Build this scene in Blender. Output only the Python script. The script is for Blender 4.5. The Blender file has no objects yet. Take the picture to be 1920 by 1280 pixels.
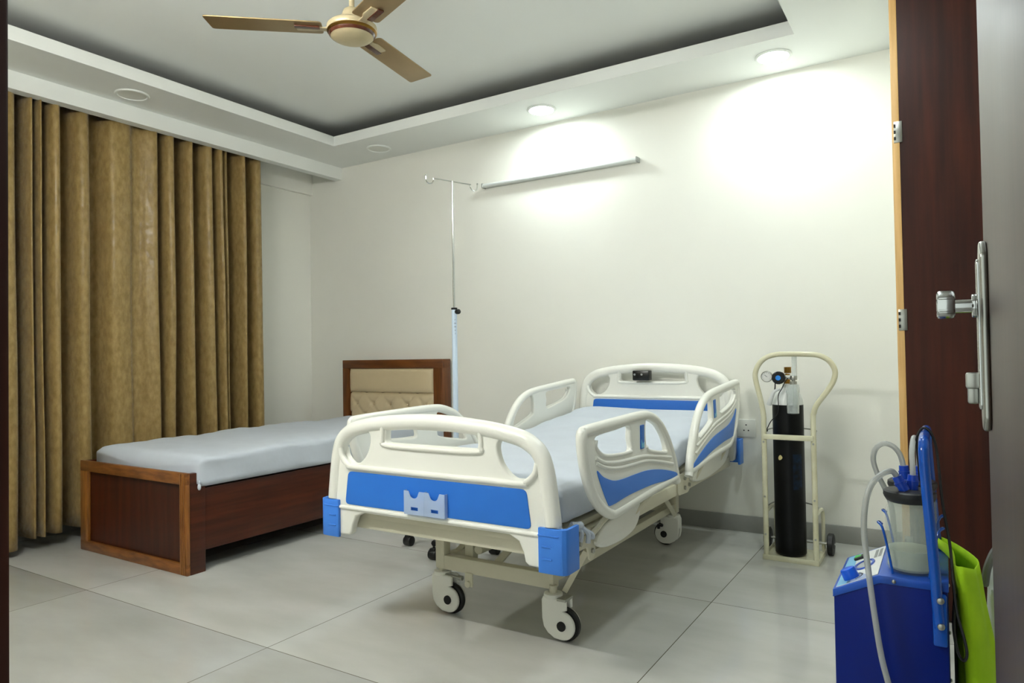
import bpy, bmesh, math, random
from math import sin, cos, pi, radians, atan2, sqrt
from mathutils import Vector, Matrix, noise

random.seed(7)
SC = bpy.context.scene
COL = SC.collection

# ------------------------------------------------------------------ camera
YAW, PITCH, ROLL = 0.5590, 0.0191, -0.0162
fw = Vector((-sin(YAW) * cos(PITCH), cos(YAW) * cos(PITCH), sin(PITCH)))
rt = Vector((cos(YAW), sin(YAW), 0))
up = rt.cross(fw)
r2 = cos(ROLL) * rt + sin(ROLL) * up
u2 = -sin(ROLL) * rt + cos(ROLL) * up
cam_data = bpy.data.cameras.new('camera')
cam = bpy.data.objects.new('camera', cam_data)
COL.objects.link(cam)
cam.matrix_world = Matrix(((r2.x, u2.x, -fw.x, 0), (r2.y, u2.y, -fw.y, 0), (r2.z, u2.z, -fw.z, 1.0), (0, 0, 0, 1)))
cam_data.sensor_width = 36
cam_data.lens = 24.334
cam_data.clip_start = 0.02
SC.camera = cam

# ------------------------------------------------------------------ world, exposure
world = bpy.data.worlds.new('world')
SC.world = world
world.use_nodes = True
world.node_tree.nodes['Background'].inputs[0].default_value = (0.86, 0.95, 0.90, 1)
world.node_tree.nodes['Background'].inputs[1].default_value = 0.35
SC.view_settings.view_transform = 'Standard'
SC.view_settings.look = 'None'
SC.view_settings.gamma = 1
SC.view_settings.use_curve_mapping = False
SC.view_settings.exposure = 1.70
LAMP_BACK = 44.0      # emission of the two lit downlights by the back wall
LAMP_ROOM = 62.0
FILL_TUBE = 86.0  # emission of the added fill tube behind the view
LAMP_COL = (0.89, 0.99, 1.0)
TUBE_COL = (0.99, 1.0, 0.98)

# ------------------------------------------------------------------ materials
def lin(c):
    return tuple((v / 12.92 if v <= 0.04045 else ((v + 0.055) / 1.055) ** 2.4) for v in [x / 255 for x in c])

MATS = {}
def mat(name, rgb, rough=0.5, metal=0.0, spec=0.5, coat=0.0, trans=0.0, emis=None, estr=0, var=0.0, vscale=8.0, bump=0.0, bscale=60.0, stretch=(1, 1, 1), rgb2=None, rvar=0.0, alpha=1.0, sheen=0.0, ior=1.45, coat_rough=0.1):
    if name in MATS:
        return MATS[name]
    m = bpy.data.materials.new(name)
    m.use_nodes = True
    nt = m.node_tree
    b = nt.nodes['Principled BSDF']
    c1 = lin(rgb)
    b.inputs['Base Color'].default_value = (*c1, 1)
    b.inputs['Roughness'].default_value = rough
    b.inputs['Metallic'].default_value = metal
    b.inputs['Specular IOR Level'].default_value = spec
    b.inputs['Coat Weight'].default_value = coat
    b.inputs['Coat Roughness'].default_value = coat_rough
    b.inputs['Transmission Weight'].default_value = trans
    b.inputs['Alpha'].default_value = alpha
    b.inputs['IOR'].default_value = ior
    b.inputs['Sheen Weight'].default_value = sheen
    if emis:
        b.inputs['Emission Color'].default_value = (*emis, 1)
        b.inputs['Emission Strength'].default_value = estr
    tc = nt.nodes.new('ShaderNodeTexCoord')
    mp = nt.nodes.new('ShaderNodeMapping')
    mp.inputs['Scale'].default_value = stretch
    nt.links.new(tc.outputs['Object'], mp.inputs['Vector'])
    n = nt.nodes.new('ShaderNodeTexNoise')
    n.inputs['Scale'].default_value = vscale
    n.inputs['Detail'].default_value = 5
    nt.links.new(mp.outputs[0], n.inputs['Vector'])
    c2 = lin(rgb2) if rgb2 else tuple(v * (1 - max(var, 0.03)) for v in c1)
    ramp = nt.nodes.new('ShaderNodeValToRGB')
    ramp.color_ramp.elements[0].position = 0.35
    ramp.color_ramp.elements[1].position = 0.68
    ramp.color_ramp.elements[0].color = (*c2, 1)
    ramp.color_ramp.elements[1].color = (*c1, 1)
    nt.links.new(n.outputs['Fac'], ramp.inputs[0])
    nt.links.new(ramp.outputs[0], b.inputs['Base Color'])
    if rvar:
        mr = nt.nodes.new('ShaderNodeMapRange')
        mr.inputs['To Min'].default_value = max(rough - rvar, 0.02)
        mr.inputs['To Max'].default_value = rough + rvar
        nt.links.new(n.outputs['Fac'], mr.inputs['Value'])
        nt.links.new(mr.outputs[0], b.inputs['Roughness'])
    if bump:
        n2 = nt.nodes.new('ShaderNodeTexNoise')
        n2.inputs['Scale'].default_value = bscale
        n2.inputs['Detail'].default_value = 4
        nt.links.new(mp.outputs[0], n2.inputs['Vector'])
        bp = nt.nodes.new('ShaderNodeBump')
        bp.inputs['Strength'].default_value = bump
        bp.inputs['Distance'].default_value = 0.01
        nt.links.new(n2.outputs['Fac'], bp.inputs['Height'])
        nt.links.new(bp.outputs[0], b.inputs['Normal'])
    MATS[name] = m
    return m

def M_wall(): return mat('cream_wall_paint', (238, 237, 227), 0.6, var=0.03, vscale=1.5, bump=0.03, bscale=90)
def M_wall_side(): return mat('cream_side_wall_paint', (238, 237, 227), 0.6, var=0.02, vscale=1.5)
def M_ceil(): return mat('white_ceiling_paint', (238, 240, 235), 0.8, var=0.02, vscale=1.0)
def M_soffit(): return mat('white_soffit_paint', (240, 242, 237), 0.7, var=0.02, vscale=1.0)
def M_abs(): return mat('ivory_moulded_plastic', (242, 241, 231), 0.32, var=0.02, vscale=3, coat=0.15)
def M_frame(): return mat('beige_powder_coat', (220, 215, 192), 0.38, var=0.05, vscale=6)
def M_blue(): return mat('blue_panel_plastic', (40, 112, 205), 0.4, var=0.05, vscale=2)
def M_blue_guard(): return mat('blue_bumper_plastic', (62, 128, 222), 0.38, var=0.03, vscale=5)
def M_sheet(): return mat('grey_blue_sheet_cloth', (196, 203, 212), 0.85, var=0.05, vscale=7, bump=0.22, bscale=11, sheen=0.1)
def M_black(): return mat('black_rubber', (14, 14, 14), 0.45, var=0.1)
def M_blackgl(): return mat('black_gloss_plastic', (13, 14, 15), 0.25, var=0.1)
def M_chrome(): return mat('chrome', (205, 207, 205), 0.14, metal=1.0, var=0.03)
def M_steel(): return mat('brushed_steel', (180, 180, 172), 0.3, metal=1.0, var=0.08, vscale=30)
def M_wood(): return mat('red_brown_wood', (76, 33, 15), 0.42, rgb2=(56, 23, 9), vscale=5, stretch=(0.6, 0.6, 9), coat=0.1, spec=0.35)
def M_woodv(): return mat('red_brown_wood_upright', (70, 29, 11), 0.42, rgb2=(48, 18, 6), vscale=4, stretch=(6, 6, 0.5), coat=0.05, spec=0.3)
def M_teak(): return mat('golden_brown_wood', (142, 88, 36), 0.42, rgb2=(102, 57, 19), vscale=6, stretch=(1.5, 8, 8), coat=0.2)
def M_teakv(): return mat('golden_brown_wood_upright', (150, 97, 42), 0.42, rgb2=(112, 66, 22), vscale=6, stretch=(9, 9, 1), coat=0.2)
def M_leather(): return mat('beige_leatherette', (205, 186, 150), 0.4, var=0.05, vscale=6, bump=0.03, bscale=120)
def M_cart(): return mat('cream_painted_tube', (222, 220, 192), 0.3, rgb2=(205, 200, 168), vscale=9, coat=0.2)
def M_brass(): return mat('aged_brass', (150, 112, 48), 0.3, metal=1.0, var=0.2)
def M_clear(): return mat('clear_plastic', (232, 238, 236), 0.15, trans=0.55, ior=1.25, alpha=0.6)
def M_tube(): return mat('clear_hose_plastic', (226, 228, 224), 0.2, trans=0.55, ior=1.3, var=0.05, vscale=40)
def M_glass(): return mat('clear_jar_glass', (214, 224, 212), 0.04, spec=0.8, alpha=0.15)
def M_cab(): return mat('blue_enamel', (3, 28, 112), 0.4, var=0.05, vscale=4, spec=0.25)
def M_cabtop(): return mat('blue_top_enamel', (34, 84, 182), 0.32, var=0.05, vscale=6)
def M_handle(): return mat('blue_handle_enamel', (4, 76, 172), 0.25, var=0.05, coat=0.2)
def M_lime(): return mat('lime_green_cloth', (182, 226, 22), 0.8, rgb2=(162, 208, 14), vscale=9, bump=0.15, bscale=25)
def M_whitebag(): return mat('white_crumpled_plastic', (222, 224, 222), 0.4, var=0.1, vscale=14, bump=0.5, bscale=18)
def M_pale(): return mat('pale_wood_edge', (226, 184, 122), 0.5, rgb2=(206, 162, 98), vscale=4, stretch=(20, 20, 1))
def M_leaf(): return mat('glossy_brown_laminate', (66, 48, 40), 0.45, rgb2=(56, 40, 33), vscale=5, stretch=(8, 8, 0.6), spec=0.4, coat=0.2, coat_rough=0.48)
def M_darkdoor(): return mat('dark_mahogany_laminate', (66, 28, 15), 0.45, rgb2=(42, 17, 10), vscale=4, stretch=(9, 9, 0.5), spec=0.3)
def M_fan(): return mat('champagne_metallic', (170, 146, 108), 0.34, metal=0.6, var=0.08, vscale=8)
def M_fanbody(): return mat('gold_beige_enamel', (202, 186, 150), 0.32, metal=0.2, var=0.05)
def M_fanbrown(): return mat('brown_fan_trim', (88, 42, 22), 0.25, var=0.2, coat=0.4)
def M_skirt(): return mat('grey_skirting_tile', (150, 150, 144), 0.35, var=0.1, vscale=9)
def M_pole(): return mat('pale_blue_enamel_tube', (206, 222, 238), 0.3, var=0.03)

def M_curtain():
    if 'gold_velvet' in MATS: return MATS['gold_velvet']
    m = mat('gold_velvet', (156, 131, 80), 0.5, rgb2=(130, 106, 57), vscale=42, stretch=(1, 1, 0.5), bump=0.03, bscale=120, sheen=0.2)
    nt = m.node_tree; b = nt.nodes['Principled BSDF']
    # crushed brocade: the pile lies in two directions, so the sheen comes in blotches
    tc = nt.nodes.new('ShaderNodeTexCoord'); n = nt.nodes.new('ShaderNodeTexNoise'); n.inputs['Scale'].default_value = 26; n.inputs['Detail'].default_value = 8; n.inputs['Distortion'].default_value = 1.5
    nt.links.new(tc.outputs['Object'], n.inputs['Vector'])
    mr = nt.nodes.new('ShaderNodeMapRange'); mr.inputs['From Min'].default_value = 0.4; mr.inputs['From Max'].default_value = 0.6; mr.inputs['To Min'].default_value = 0.34; mr.inputs['To Max'].default_value = 0.66
    nt.links.new(n.outputs['Fac'], mr.inputs['Value']); nt.links.new(mr.outputs[0], b.inputs['Roughness'])
    return m

def M_floor():
    m = bpy.data.materials.new('polished_floor_tile')
    m.use_nodes = True
    nt = m.node_tree; N = nt.nodes; Lk = nt.links
    b = N['Principled BSDF']
    geo = N.new('ShaderNodeNewGeometry')
    sep = N.new('ShaderNodeSeparateXYZ'); Lk.new(geo.outputs['Position'], sep.inputs[0])
    def math_(op, a, bb):
        n = N.new('ShaderNodeMath'); n.operation = op
        for i, v in enumerate((a, bb)):
            if v is None: continue
            if isinstance(v, (int, float)): n.inputs[i].default_value = v
            else: Lk.new(v, n.inputs[i])
        return n.outputs[0]
    def line(o, off, per):
        s = math_('ADD', o, off)
        q = math_('DIVIDE', s, per)
        fr = math_('FRACT', q, None)
        d = math_('ABSOLUTE', math_('SUBTRACT', fr, 0.5), None)
        return math_('GREATER_THAN', d, 0.5 - 0.0013), math_('FLOOR', q, None)
    lx, ix = line(sep.outputs[0], 0.815 + 12.0, 1.2)
    ly, iy = line(sep.outputs[1], -1.590 + 11.83, 1.183)
    grout = math_('MAXIMUM', lx, ly)
    comb = N.new('ShaderNodeCombineXYZ'); Lk.new(ix, comb.inputs[0]); Lk.new(iy, comb.inputs[1])
    wn = N.new('ShaderNodeTexWhiteNoise'); wn.noise_dimensions = '3D'; Lk.new(comb.outputs[0], wn.inputs['Vector'])
    n1 = N.new('ShaderNodeTexNoise'); n1.inputs['Scale'].default_value = 2.6; n1.inputs['Detail'].default_value = 6
    vm = N.new('ShaderNodeVectorMath'); vm.operation = 'MULTIPLY_ADD'
    Lk.new(wn.outputs['Color'], vm.inputs[0]); vm.inputs[1].default_value = (9, 9, 9); Lk.new(geo.outputs['Position'], vm.inputs[2])
    mp = N.new('ShaderNodeMapping'); mp.inputs['Scale'].default_value = (0.55, 1.5, 1); mp.inputs['Rotation'].default_value = (0, 0, 0.5)
    Lk.new(vm.outputs[0], mp.inputs['Vector']); Lk.new(mp.outputs[0], n1.inputs['Vector'])
    rp = N.new('ShaderNodeValToRGB')
    e = rp.color_ramp.elements
    e[0].position = 0.36; e[0].color = (*lin((182, 182, 174)), 1)
    e[1].position = 0.66; e[1].color = (*lin((200, 200, 194)), 1)
    Lk.new(n1.outputs['Fac'], rp.inputs[0])
    hsv = N.new('ShaderNodeHueSaturation'); Lk.new(rp.outputs[0], hsv.inputs['Color'])
    mr = N.new('ShaderNodeMapRange'); mr.inputs['To Min'].default_value = 0.98; mr.inputs['To Max'].default_value = 1.02
    Lk.new(wn.outputs['Value'], mr.inputs['Value'])
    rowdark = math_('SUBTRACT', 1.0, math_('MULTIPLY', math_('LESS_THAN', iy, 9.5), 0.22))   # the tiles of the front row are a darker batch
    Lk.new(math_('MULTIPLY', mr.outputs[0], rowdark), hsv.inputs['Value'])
    mix = N.new('ShaderNodeMixRGB'); Lk.new(grout, mix.inputs[0]); Lk.new(hsv.outputs[0], mix.inputs[1]); mix.inputs[2].default_value = (*lin((104, 98, 84)), 1)
    Lk.new(mix.outputs[0], b.inputs['Base Color'])
    n2 = N.new('ShaderNodeTexNoise'); n2.inputs['Scale'].default_value = 6
    mr2 = N.new('ShaderNodeMapRange'); mr2.inputs['To Min'].default_value = 0.05; mr2.inputs['To Max'].default_value = 0.15
    Lk.new(n2.outputs['Fac'], mr2.inputs['Value']); Lk.new(mr2.outputs[0], b.inputs['Roughness'])
    b.inputs['Specular IOR Level'].default_value = 0.42
    return m

# ------------------------------------------------------------------ builders
ORIGIN = {}
class MB:
    """collects shapes (in world coordinates) that become one mesh"""
    def __init__(s): s.bm = bmesh.new()
    def _fin(s, vs): return vs
    def box(s, lo, hi, bev=0.0, seg=2, rot=None, piv=None):
        c = [(a + b) / 2 for a, b in zip(lo, hi)]; d = [abs(b - a) for a, b in zip(lo, hi)]
        t = bmesh.new()
        bmesh.ops.create_cube(t, size=1, matrix=Matrix.Translation(c) @ Matrix.Diagonal((*d, 1)))
        if bev: bmesh.ops.bevel(t, geom=t.edges[:], offset=min(bev, min(d) * 0.49), segments=seg, affect='EDGES', profile=0.5)
        s.add(t, rot, piv); return s
    def add(s, t, rot=None, piv=None):
        if rot is not None:
            p = Vector(piv if piv is not None else (0, 0, 0))
            bmesh.ops.transform(t, matrix=Matrix.Translation(p) @ rot.to_4x4() @ Matrix.Translation(-p), verts=t.verts[:])
        me = bpy.data.meshes.new('tmp'); t.to_mesh(me); t.free(); s.bm.from_mesh(me); bpy.data.meshes.remove(me)
    def cyl(s, a, b, r, r_end=None, seg=24, bev=0.0, caps=True):
        a = Vector(a); b = Vector(b); d = b - a; L = d.length
        t = bmesh.new()
        bmesh.ops.create_cone(t, cap_ends=caps, segments=seg, radius1=r, radius2=r if r_end is None else r_end, depth=L)
        if bev:
            es = [e for e in t.edges if abs(e.verts[0].co.z - e.verts[1].co.z) < 1e-6]
            bmesh.ops.bevel(t, geom=es, offset=bev, segments=2, affect='EDGES', profile=0.5)
        q = d.normalized().to_track_quat('Z', 'Y').to_matrix().to_4x4()
        bmesh.ops.transform(t, matrix=Matrix.Translation((a + b) / 2) @ q, verts=t.verts[:])
        s.add(t); return s
    def ball(s, c, r, scale=(1, 1, 1), seg=20):
        t = bmesh.new(); bmesh.ops.create_uvsphere(t, u_segments=seg, v_segments=seg // 2 + 2, radius=r, matrix=Matrix.Translation(c) @ Matrix.Diagonal((*scale, 1)))
        s.add(t); return s
    def tube(s, pts, r, closed=False, seg=10, smooth=True, n=6, rr=None, flat=None):
        P = spline(pts, closed, n) if smooth else [Vector(p) for p in pts]
        N = len(P); t = bmesh.new(); rings = []
        prev = None
        for i, p in enumerate(P):
            if closed: tg = P[(i + 1) % N] - P[i - 1]
            else: tg = P[min(i + 1, N - 1)] - P[max(i - 1, 0)]
            if tg.length < 1e-9: tg = Vector((0, 0, 1))
            tg.normalize()
            if prev is None:
                ref = Vector((0, 0, 1)) if abs(tg.z) < 0.9 else Vector((1, 0, 0))
                nrm = tg.cross(ref).normalized()
            else:
                nrm = (prev - tg * prev.dot(tg)).normalized()
            prev = nrm; bn = tg.cross(nrm)
            rad = r if rr is None else rr(i / (N - 1))
            rings.append([t.verts.new(p + (nrm * cos(2 * pi * k / seg) + bn * sin(2 * pi * k / seg)) * rad) for k in range(seg)])
        for i in range(N if closed else N - 1):
            A, B = rings[i], rings[(i + 1) % N]
            off = 0
            if closed and i == N - 1:
                off = min(range(seg), key=lambda o: (B[o].co - A[0].co).length)
            for k in range(seg):
                t.faces.new((A[k], A[(k + 1) % seg], B[(k + 1 + off) % seg], B[(k + off) % seg]))
        if not closed:
            t.faces.new(rings[0][::-1]); t.faces.new(rings[-1])
        s.add(t); return s
    def lathe(s, c, prof, seg=32, axis=(0, 0, 1)):
        t = bmesh.new(); rings = []
        for r, z in prof:
            if r < 1e-6: rings.append([t.verts.new((0, 0, z))])
            else: rings.append([t.verts.new((r * cos(2 * pi * k / seg), r * sin(2 * pi * k / seg), z)) for k in range(seg)])
        for A, B in zip(rings, rings[1:]):
            if len(A) == 1 and len(B) == 1: continue
            for k in range(seg):
                k2 = (k + 1) % seg
                if len(A) == 1: t.faces.new((A[0], B[k2], B[k]))
                elif len(B) == 1: t.faces.new((A[k], A[k2], B[0]))
                else: t.faces.new((A[k], A[k2], B[k2], B[k]))
        q = Vector(axis).to_track_quat('Z', 'Y').to_matrix().to_4x4()
        bmesh.ops.transform(t, matrix=Matrix.Translation(c) @ q, verts=t.verts[:])
        s.add(t); return s
    def slab(s, outline, holes=(), thick=0.03, bev=0.008, mtx=None, res=3):
        """flat plate with holes, rounded edges; outline in (u, v), thickness along w"""
        cu = bpy.data.curves.new('tmp', 'CURVE'); cu.dimensions = '2D'; cu.fill_mode = 'BOTH'
        cu.extrude = max(thick / 2 - bev, 0.0001); cu.bevel_depth = bev; cu.bevel_resolution = res; cu.offset = -bev
        for o in [outline] + list(holes):
            sp = cu.splines.new('POLY'); sp.points.add(len(o) - 1); sp.use_cyclic_u = True
            for p, q in zip(sp.points, o): p.co = (q[0], q[1], 0, 1)
        ob = bpy.data.objects.new('tmp', cu); COL.objects.link(ob)
        dg = bpy.context.evaluated_depsgraph_get()
        me = bpy.data.meshes.new_from_object(ob.evaluated_get(dg), depsgraph=dg)
        bpy.data.objects.remove(ob); bpy.data.curves.remove(cu)
        t = bmesh.new(); t.from_mesh(me); bpy.data.meshes.remove(me)
        bmesh.ops.remove_doubles(t, verts=t.verts[:], dist=1e-5)
        if mtx is not None: bmesh.ops.transform(t, matrix=mtx, verts=t.verts[:])
        bmesh.ops.recalc_face_normals(t, faces=t.faces[:])
        s.add(t); return s
    def prism(s, poly, axis, a, b, bev=0.0):
        """polygon in the two other axes, extruded along axis from a to b"""
        t = bmesh.new()
        def P(u, v, w): return {'x': (w, u, v), 'y': (u, w, v), 'z': (u, v, w)}[axis]
        A = [t.verts.new(P(u, v, a)) for u, v in poly]; B = [t.verts.new(P(u, v, b)) for u, v in poly]
        n = len(poly); t.faces.new(A); t.faces.new(B[::-1])
        for i in range(n): t.faces.new((A[i], B[i], B[(i + 1) % n], A[(i + 1) % n]))
        bmesh.ops.recalc_face_normals(t, faces=t.faces[:])
        if bev: bmesh.ops.bevel(t, geom=t.edges[:], offset=bev, segments=2, affect='EDGES', profile=0.5)
        s.add(t); return s
    def build(s, name, m, parent=None, angle=35, kind=None, recalc=False):
        if recalc: bmesh.ops.recalc_face_normals(s.bm, faces=s.bm.faces[:])
        me = bpy.data.meshes.new(name); s.bm.to_mesh(me); s.bm.free()
        o = bpy.data.objects.new(name, me); COL.objects.link(o)
        me.materials.append(m)
        if parent is not None:
            og = ORIGIN[parent.name]; me.transform(Matrix.Translation(-og)); o.parent = parent; ORIGIN[o.name] = og
        else:
            c = sum((v.co for v in me.vertices), Vector()) / max(len(me.vertices), 1)
            zmin = min(v.co.z for v in me.vertices); og = Vector((c.x, c.y, zmin))
            if kind == 'structure': og = Vector((0, 0, 0))
            me.transform(Matrix.Translation(-og)); o.location = og; ORIGIN[o.name] = og
        me.shade_smooth(); me.set_sharp_from_angle(angle=radians(angle))
        if kind: o['kind'] = kind
        return o

def each(name, m, parent, parts, angle=35):
    return [p.build(name, m, parent, angle) for p in parts]

def spline(pts, closed=False, n=6):
    P = [Vector(p) for p in pts]; N = len(P); out = []
    if N < 3 and not closed: return P
    rng = range(N) if closed else range(N - 1)
    for i in rng:
        p1, p2 = P[i], P[(i + 1) % N]
        p0 = P[i - 1] if (closed or i > 0) else p1 * 2 - p2
        p3 = P[(i + 2) % N] if (closed or i + 2 < N) else p2 * 2 - p1
        for k in range(n):
            t = k / n
            out.append(0.5 * ((2 * p1) + (p2 - p0) * t + (2 * p0 - 5 * p1 + 4 * p2 - p3) * t * t + (3 * p1 - p0 - 3 * p2 + p3) * t ** 3))
    if not closed: out.append(P[-1])
    return out

def sp2(pts, n=6): return [(v.x, v.y) for v in spline([(a, b, 0) for a, b in pts], True, n)]
def rrect(x0, y0, x1, y1, r, n=5):
    o = []
    for cx, cy, a in ((x1 - r, y1 - r, 0), (x0 + r, y1 - r, 90), (x0 + r, y0 + r, 180), (x1 - r, y0 + r, 270)):
        for k in range(n + 1):
            t = radians(a + 90 * k / n); o.append((cx + r * cos(t), cy + r * sin(t)))
    return o
def rpoly(pts, r, n=4):
    """polygon with rounded corners"""
    N = len(pts); out = []
    for i in range(N):
        p = Vector(pts[i]).to_2d(); a = Vector(pts[i - 1]).to_2d(); b = Vector(pts[(i + 1) % N]).to_2d()
        rr = r[i] if isinstance(r, (list, tuple)) else r
        d = min(rr, (a - p).length * 0.49, (b - p).length * 0.49)
        s0 = p + (a - p).normalized() * d; s1 = p + (b - p).normalized() * d
        for k in range(n + 1):
            t = k / n; q = s0 * (1 - t) ** 2 + p * 2 * t * (1 - t) + s1 * t * t; out.append((q.x, q.y))
    return out

def thing(name, label, cat, loc, group=None):
    o = bpy.data.objects.new(name, None); COL.objects.link(o); o.location = loc; o.empty_display_size = 0.1
    ORIGIN[o.name] = Vector(loc); tag(o, label, cat, group); return o
def tag(o, label, cat, group=None):
    o['label'] = label; o['category'] = cat
    if group: o['group'] = group
    return o
def copy_thing(root, loc, label=None, rotz=None):
    r = root.copy(); COL.objects.link(r); r.location = loc
    if rotz is not None: r.rotation_euler[2] = rotz
    if label: r['label'] = label
    for ch in list(root.children):
        c = ch.copy(); COL.objects.link(c); c.parent = r
        for g in list(ch.children):
            d = g.copy(); COL.objects.link(d); d.parent = c
    return r
XZ = lambda y: Matrix(((1, 0, 0, 0), (0, 0, 1, y), (0, 1, 0, 0), (0, 0, 0, 1)))     # (u,v,w) -> (u, y+w, v)
YZ = lambda x: Matrix(((0, 0, 1, x), (1, 0, 0, 0), (0, 1, 0, 0), (0, 0, 0, 1)))     # (u,v,w) -> (x+w, u, v)

# ================================================================== SETTING
BW = 3.948          # back wall
LWX = -4.415        # window wall
RW = 0.86
FW1 = 0.35          # room face of the wall with the doorway
SOF = 2.507
CEIL = 2.668
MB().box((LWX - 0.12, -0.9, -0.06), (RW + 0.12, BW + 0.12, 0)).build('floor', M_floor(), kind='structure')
MB().box((LWX - 0.12, BW, 0), (RW + 0.12, BW + 0.12, CEIL + 0.06)).build('wall_back', M_wall(), kind='structure')
MB().box((LWX - 0.12, FW1 - 0.15, 0), (LWX, BW, CEIL + 0.06)).build('wall_left', M_wall_side(), kind='structure')
MB().box((RW, FW1, 0), (RW + 0.12, BW, CEIL + 0.06)).build('wall_right', M_wall_side(), kind='structure')
# front wall with the doorway the camera looks through
m = MB()
m.box((LWX, FW1 - 0.15, 0), (-0.94, FW1, CEIL + 0.06)).box((0.175, FW1 - 0.15, 0), (RW, FW1, CEIL + 0.06)).box((-0.94, FW1 - 0.15, 2.2), (0.175, FW1, CEIL + 0.06))
m.build('wall_front', M_wall_side(), kind='structure')
m = MB(); m.box((-0.94, FW1 - 0.16, 0), (-0.890, FW1 + 0.01, 2.2), 0.004).box((0.115, FW1 - 0.16, 0), (0.175, FW1 + 0.01, 2.2), 0.004).box((-0.890, FW1 - 0.16, 2.14), (0.115, FW1 + 0.01, 2.2), 0.004)
fr = m.build('trim_1', M_darkdoor(), kind='structure')
MB().box((-0.894, FW1 - 0.10, 0.99), (-0.8885, FW1 - 0.06, 1.13), 0.001).build('strike_plate', M_steel(), fr)
# short return wall behind the dark panel at the right
MB().box((-0.15, 3.02, 0), (-0.05, BW, SOF)).build('wall_inner', M_wall_side(), kind='structure')
MB().box((LWX - 0.12, FW1 - 0.15, CEIL), (RW + 0.12, BW, CEIL + 0.06)).build('ceiling', M_ceil(), kind='structure')
# dropped border of the ceiling: flat slab with an upturned open edge, trough behind it
OX0, OX1, OY0, OY1 = -3.662, -0.575, 0.85, 3.500
m = MB()
m.box((LWX, OY1, SOF), (RW, BW, SOF + 0.05)); m.box((LWX, FW1, SOF), (RW, OY0, SOF + 0.05))
m.box((LWX + 0.29, OY0, SOF), (OX0, OY1, SOF + 0.05)); m.box((OX1, OY0, SOF), (RW, OY1, SOF + 0.05))
TR = 0.37
b_ = 0.014                      # thin second step of the lip, set back
m.box((OX0 - b_ - 0.02, OY1 + b_, SOF + 0.045), (OX1 + 0.02, OY1 + b_ + 0.012, SOF + 0.075)); m.box((OX0 - b_ - 0.012, OY0 - 0.02, SOF + 0.045), (OX0 - b_, OY1 + b_, SOF + 0.075))
m.build('trim_2', M_soffit(), kind='structure')
# trough walls and liner above the border, coloured dark to deepen the shade
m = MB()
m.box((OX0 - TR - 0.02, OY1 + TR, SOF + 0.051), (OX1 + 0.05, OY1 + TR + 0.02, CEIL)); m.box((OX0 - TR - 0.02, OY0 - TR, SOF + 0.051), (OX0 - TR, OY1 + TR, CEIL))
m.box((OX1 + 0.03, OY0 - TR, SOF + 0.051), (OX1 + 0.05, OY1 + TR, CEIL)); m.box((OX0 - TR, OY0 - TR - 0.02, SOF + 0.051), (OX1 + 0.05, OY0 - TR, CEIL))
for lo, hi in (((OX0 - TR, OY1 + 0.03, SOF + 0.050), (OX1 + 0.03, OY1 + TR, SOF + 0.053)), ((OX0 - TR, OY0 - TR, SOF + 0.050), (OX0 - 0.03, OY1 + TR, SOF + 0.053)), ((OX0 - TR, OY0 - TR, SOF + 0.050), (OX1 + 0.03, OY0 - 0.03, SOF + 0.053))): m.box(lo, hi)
m.build('trim_5', mat('trough_shade_grey', (70, 68, 60), 0.9, var=0.1), kind='structure')
# curtain pelmet hanging below the border
MB().box((-4.115, FW1, 2.413), (-4.045, BW, SOF + 0.02)).build('trim_3', M_soffit(), kind='structure')
# lintel beam over the window recess, and jamb piece at the corner
MB().box((LWX, FW1, 2.335), (LWX + 0.035, BW, CEIL)).build('trim_4', M_wall_side(), kind='structure')
MB().box((-3.9, BW - 0.012, 0), (-0.15, BW, 0.09), 0.002).build('baseboard_back', M_skirt(), kind='structure')
MB().box((LWX, FW1, 0), (LWX + 0.012, BW - 0.012, 0.09), 0.002).build('baseboard_left', M_skirt(), kind='structure')

# window hidden behind the curtains, dark at night
w = MB().box((LWX, 1.3, 0.9), (LWX + 0.02, 3.0, 0.93)).box((LWX, 1.3, 2.2), (LWX + 0.02, 3.0, 2.25)).box((LWX, 1.3, 0.9), (LWX + 0.02, 1.35, 2.25)).box((LWX, 2.95, 0.9), (LWX + 0.02, 3.0, 2.25)).build('window_1', M_steel(), kind='structure')
MB().box((LWX + 0.002, 1.35, 0.93), (LWX + 0.008, 2.95, 2.2)).build('pane', mat('night_glass', (18, 20, 24), 0.1), w)

# dark panel door with pale edge and hinge leaves at the right
DP = 2.98
d2 = MB().box((-0.127, DP, 0.01), (0.84, DP + 0.035, SOF - 0.004)).build('door_2', M_darkdoor(), kind='structure')
MB().box((-0.152, DP - 0.003, 0.0), (-0.127, DP + 0.038, SOF - 0.002), 0.002).build('pale_edge', M_pale(), d2)
for z0, z1 in ((1.775, 1.855), (1.067, 1.147), (0.22, 0.30)):
    h = MB().box((-0.146, DP - 0.0055, z0), (-0.118, DP - 0.002, z1), 0.001)
    hg = h.build('hinge', M_steel(), d2)
    q = MB()
    for k in range(3): q.box((-0.1455, DP - 0.008, z0 + 0.010 + k * 0.024), (-0.139, DP - 0.0055, z0 + 0.022 + k * 0.024))
    q.build('knuckle', M_black(), hg)

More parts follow.
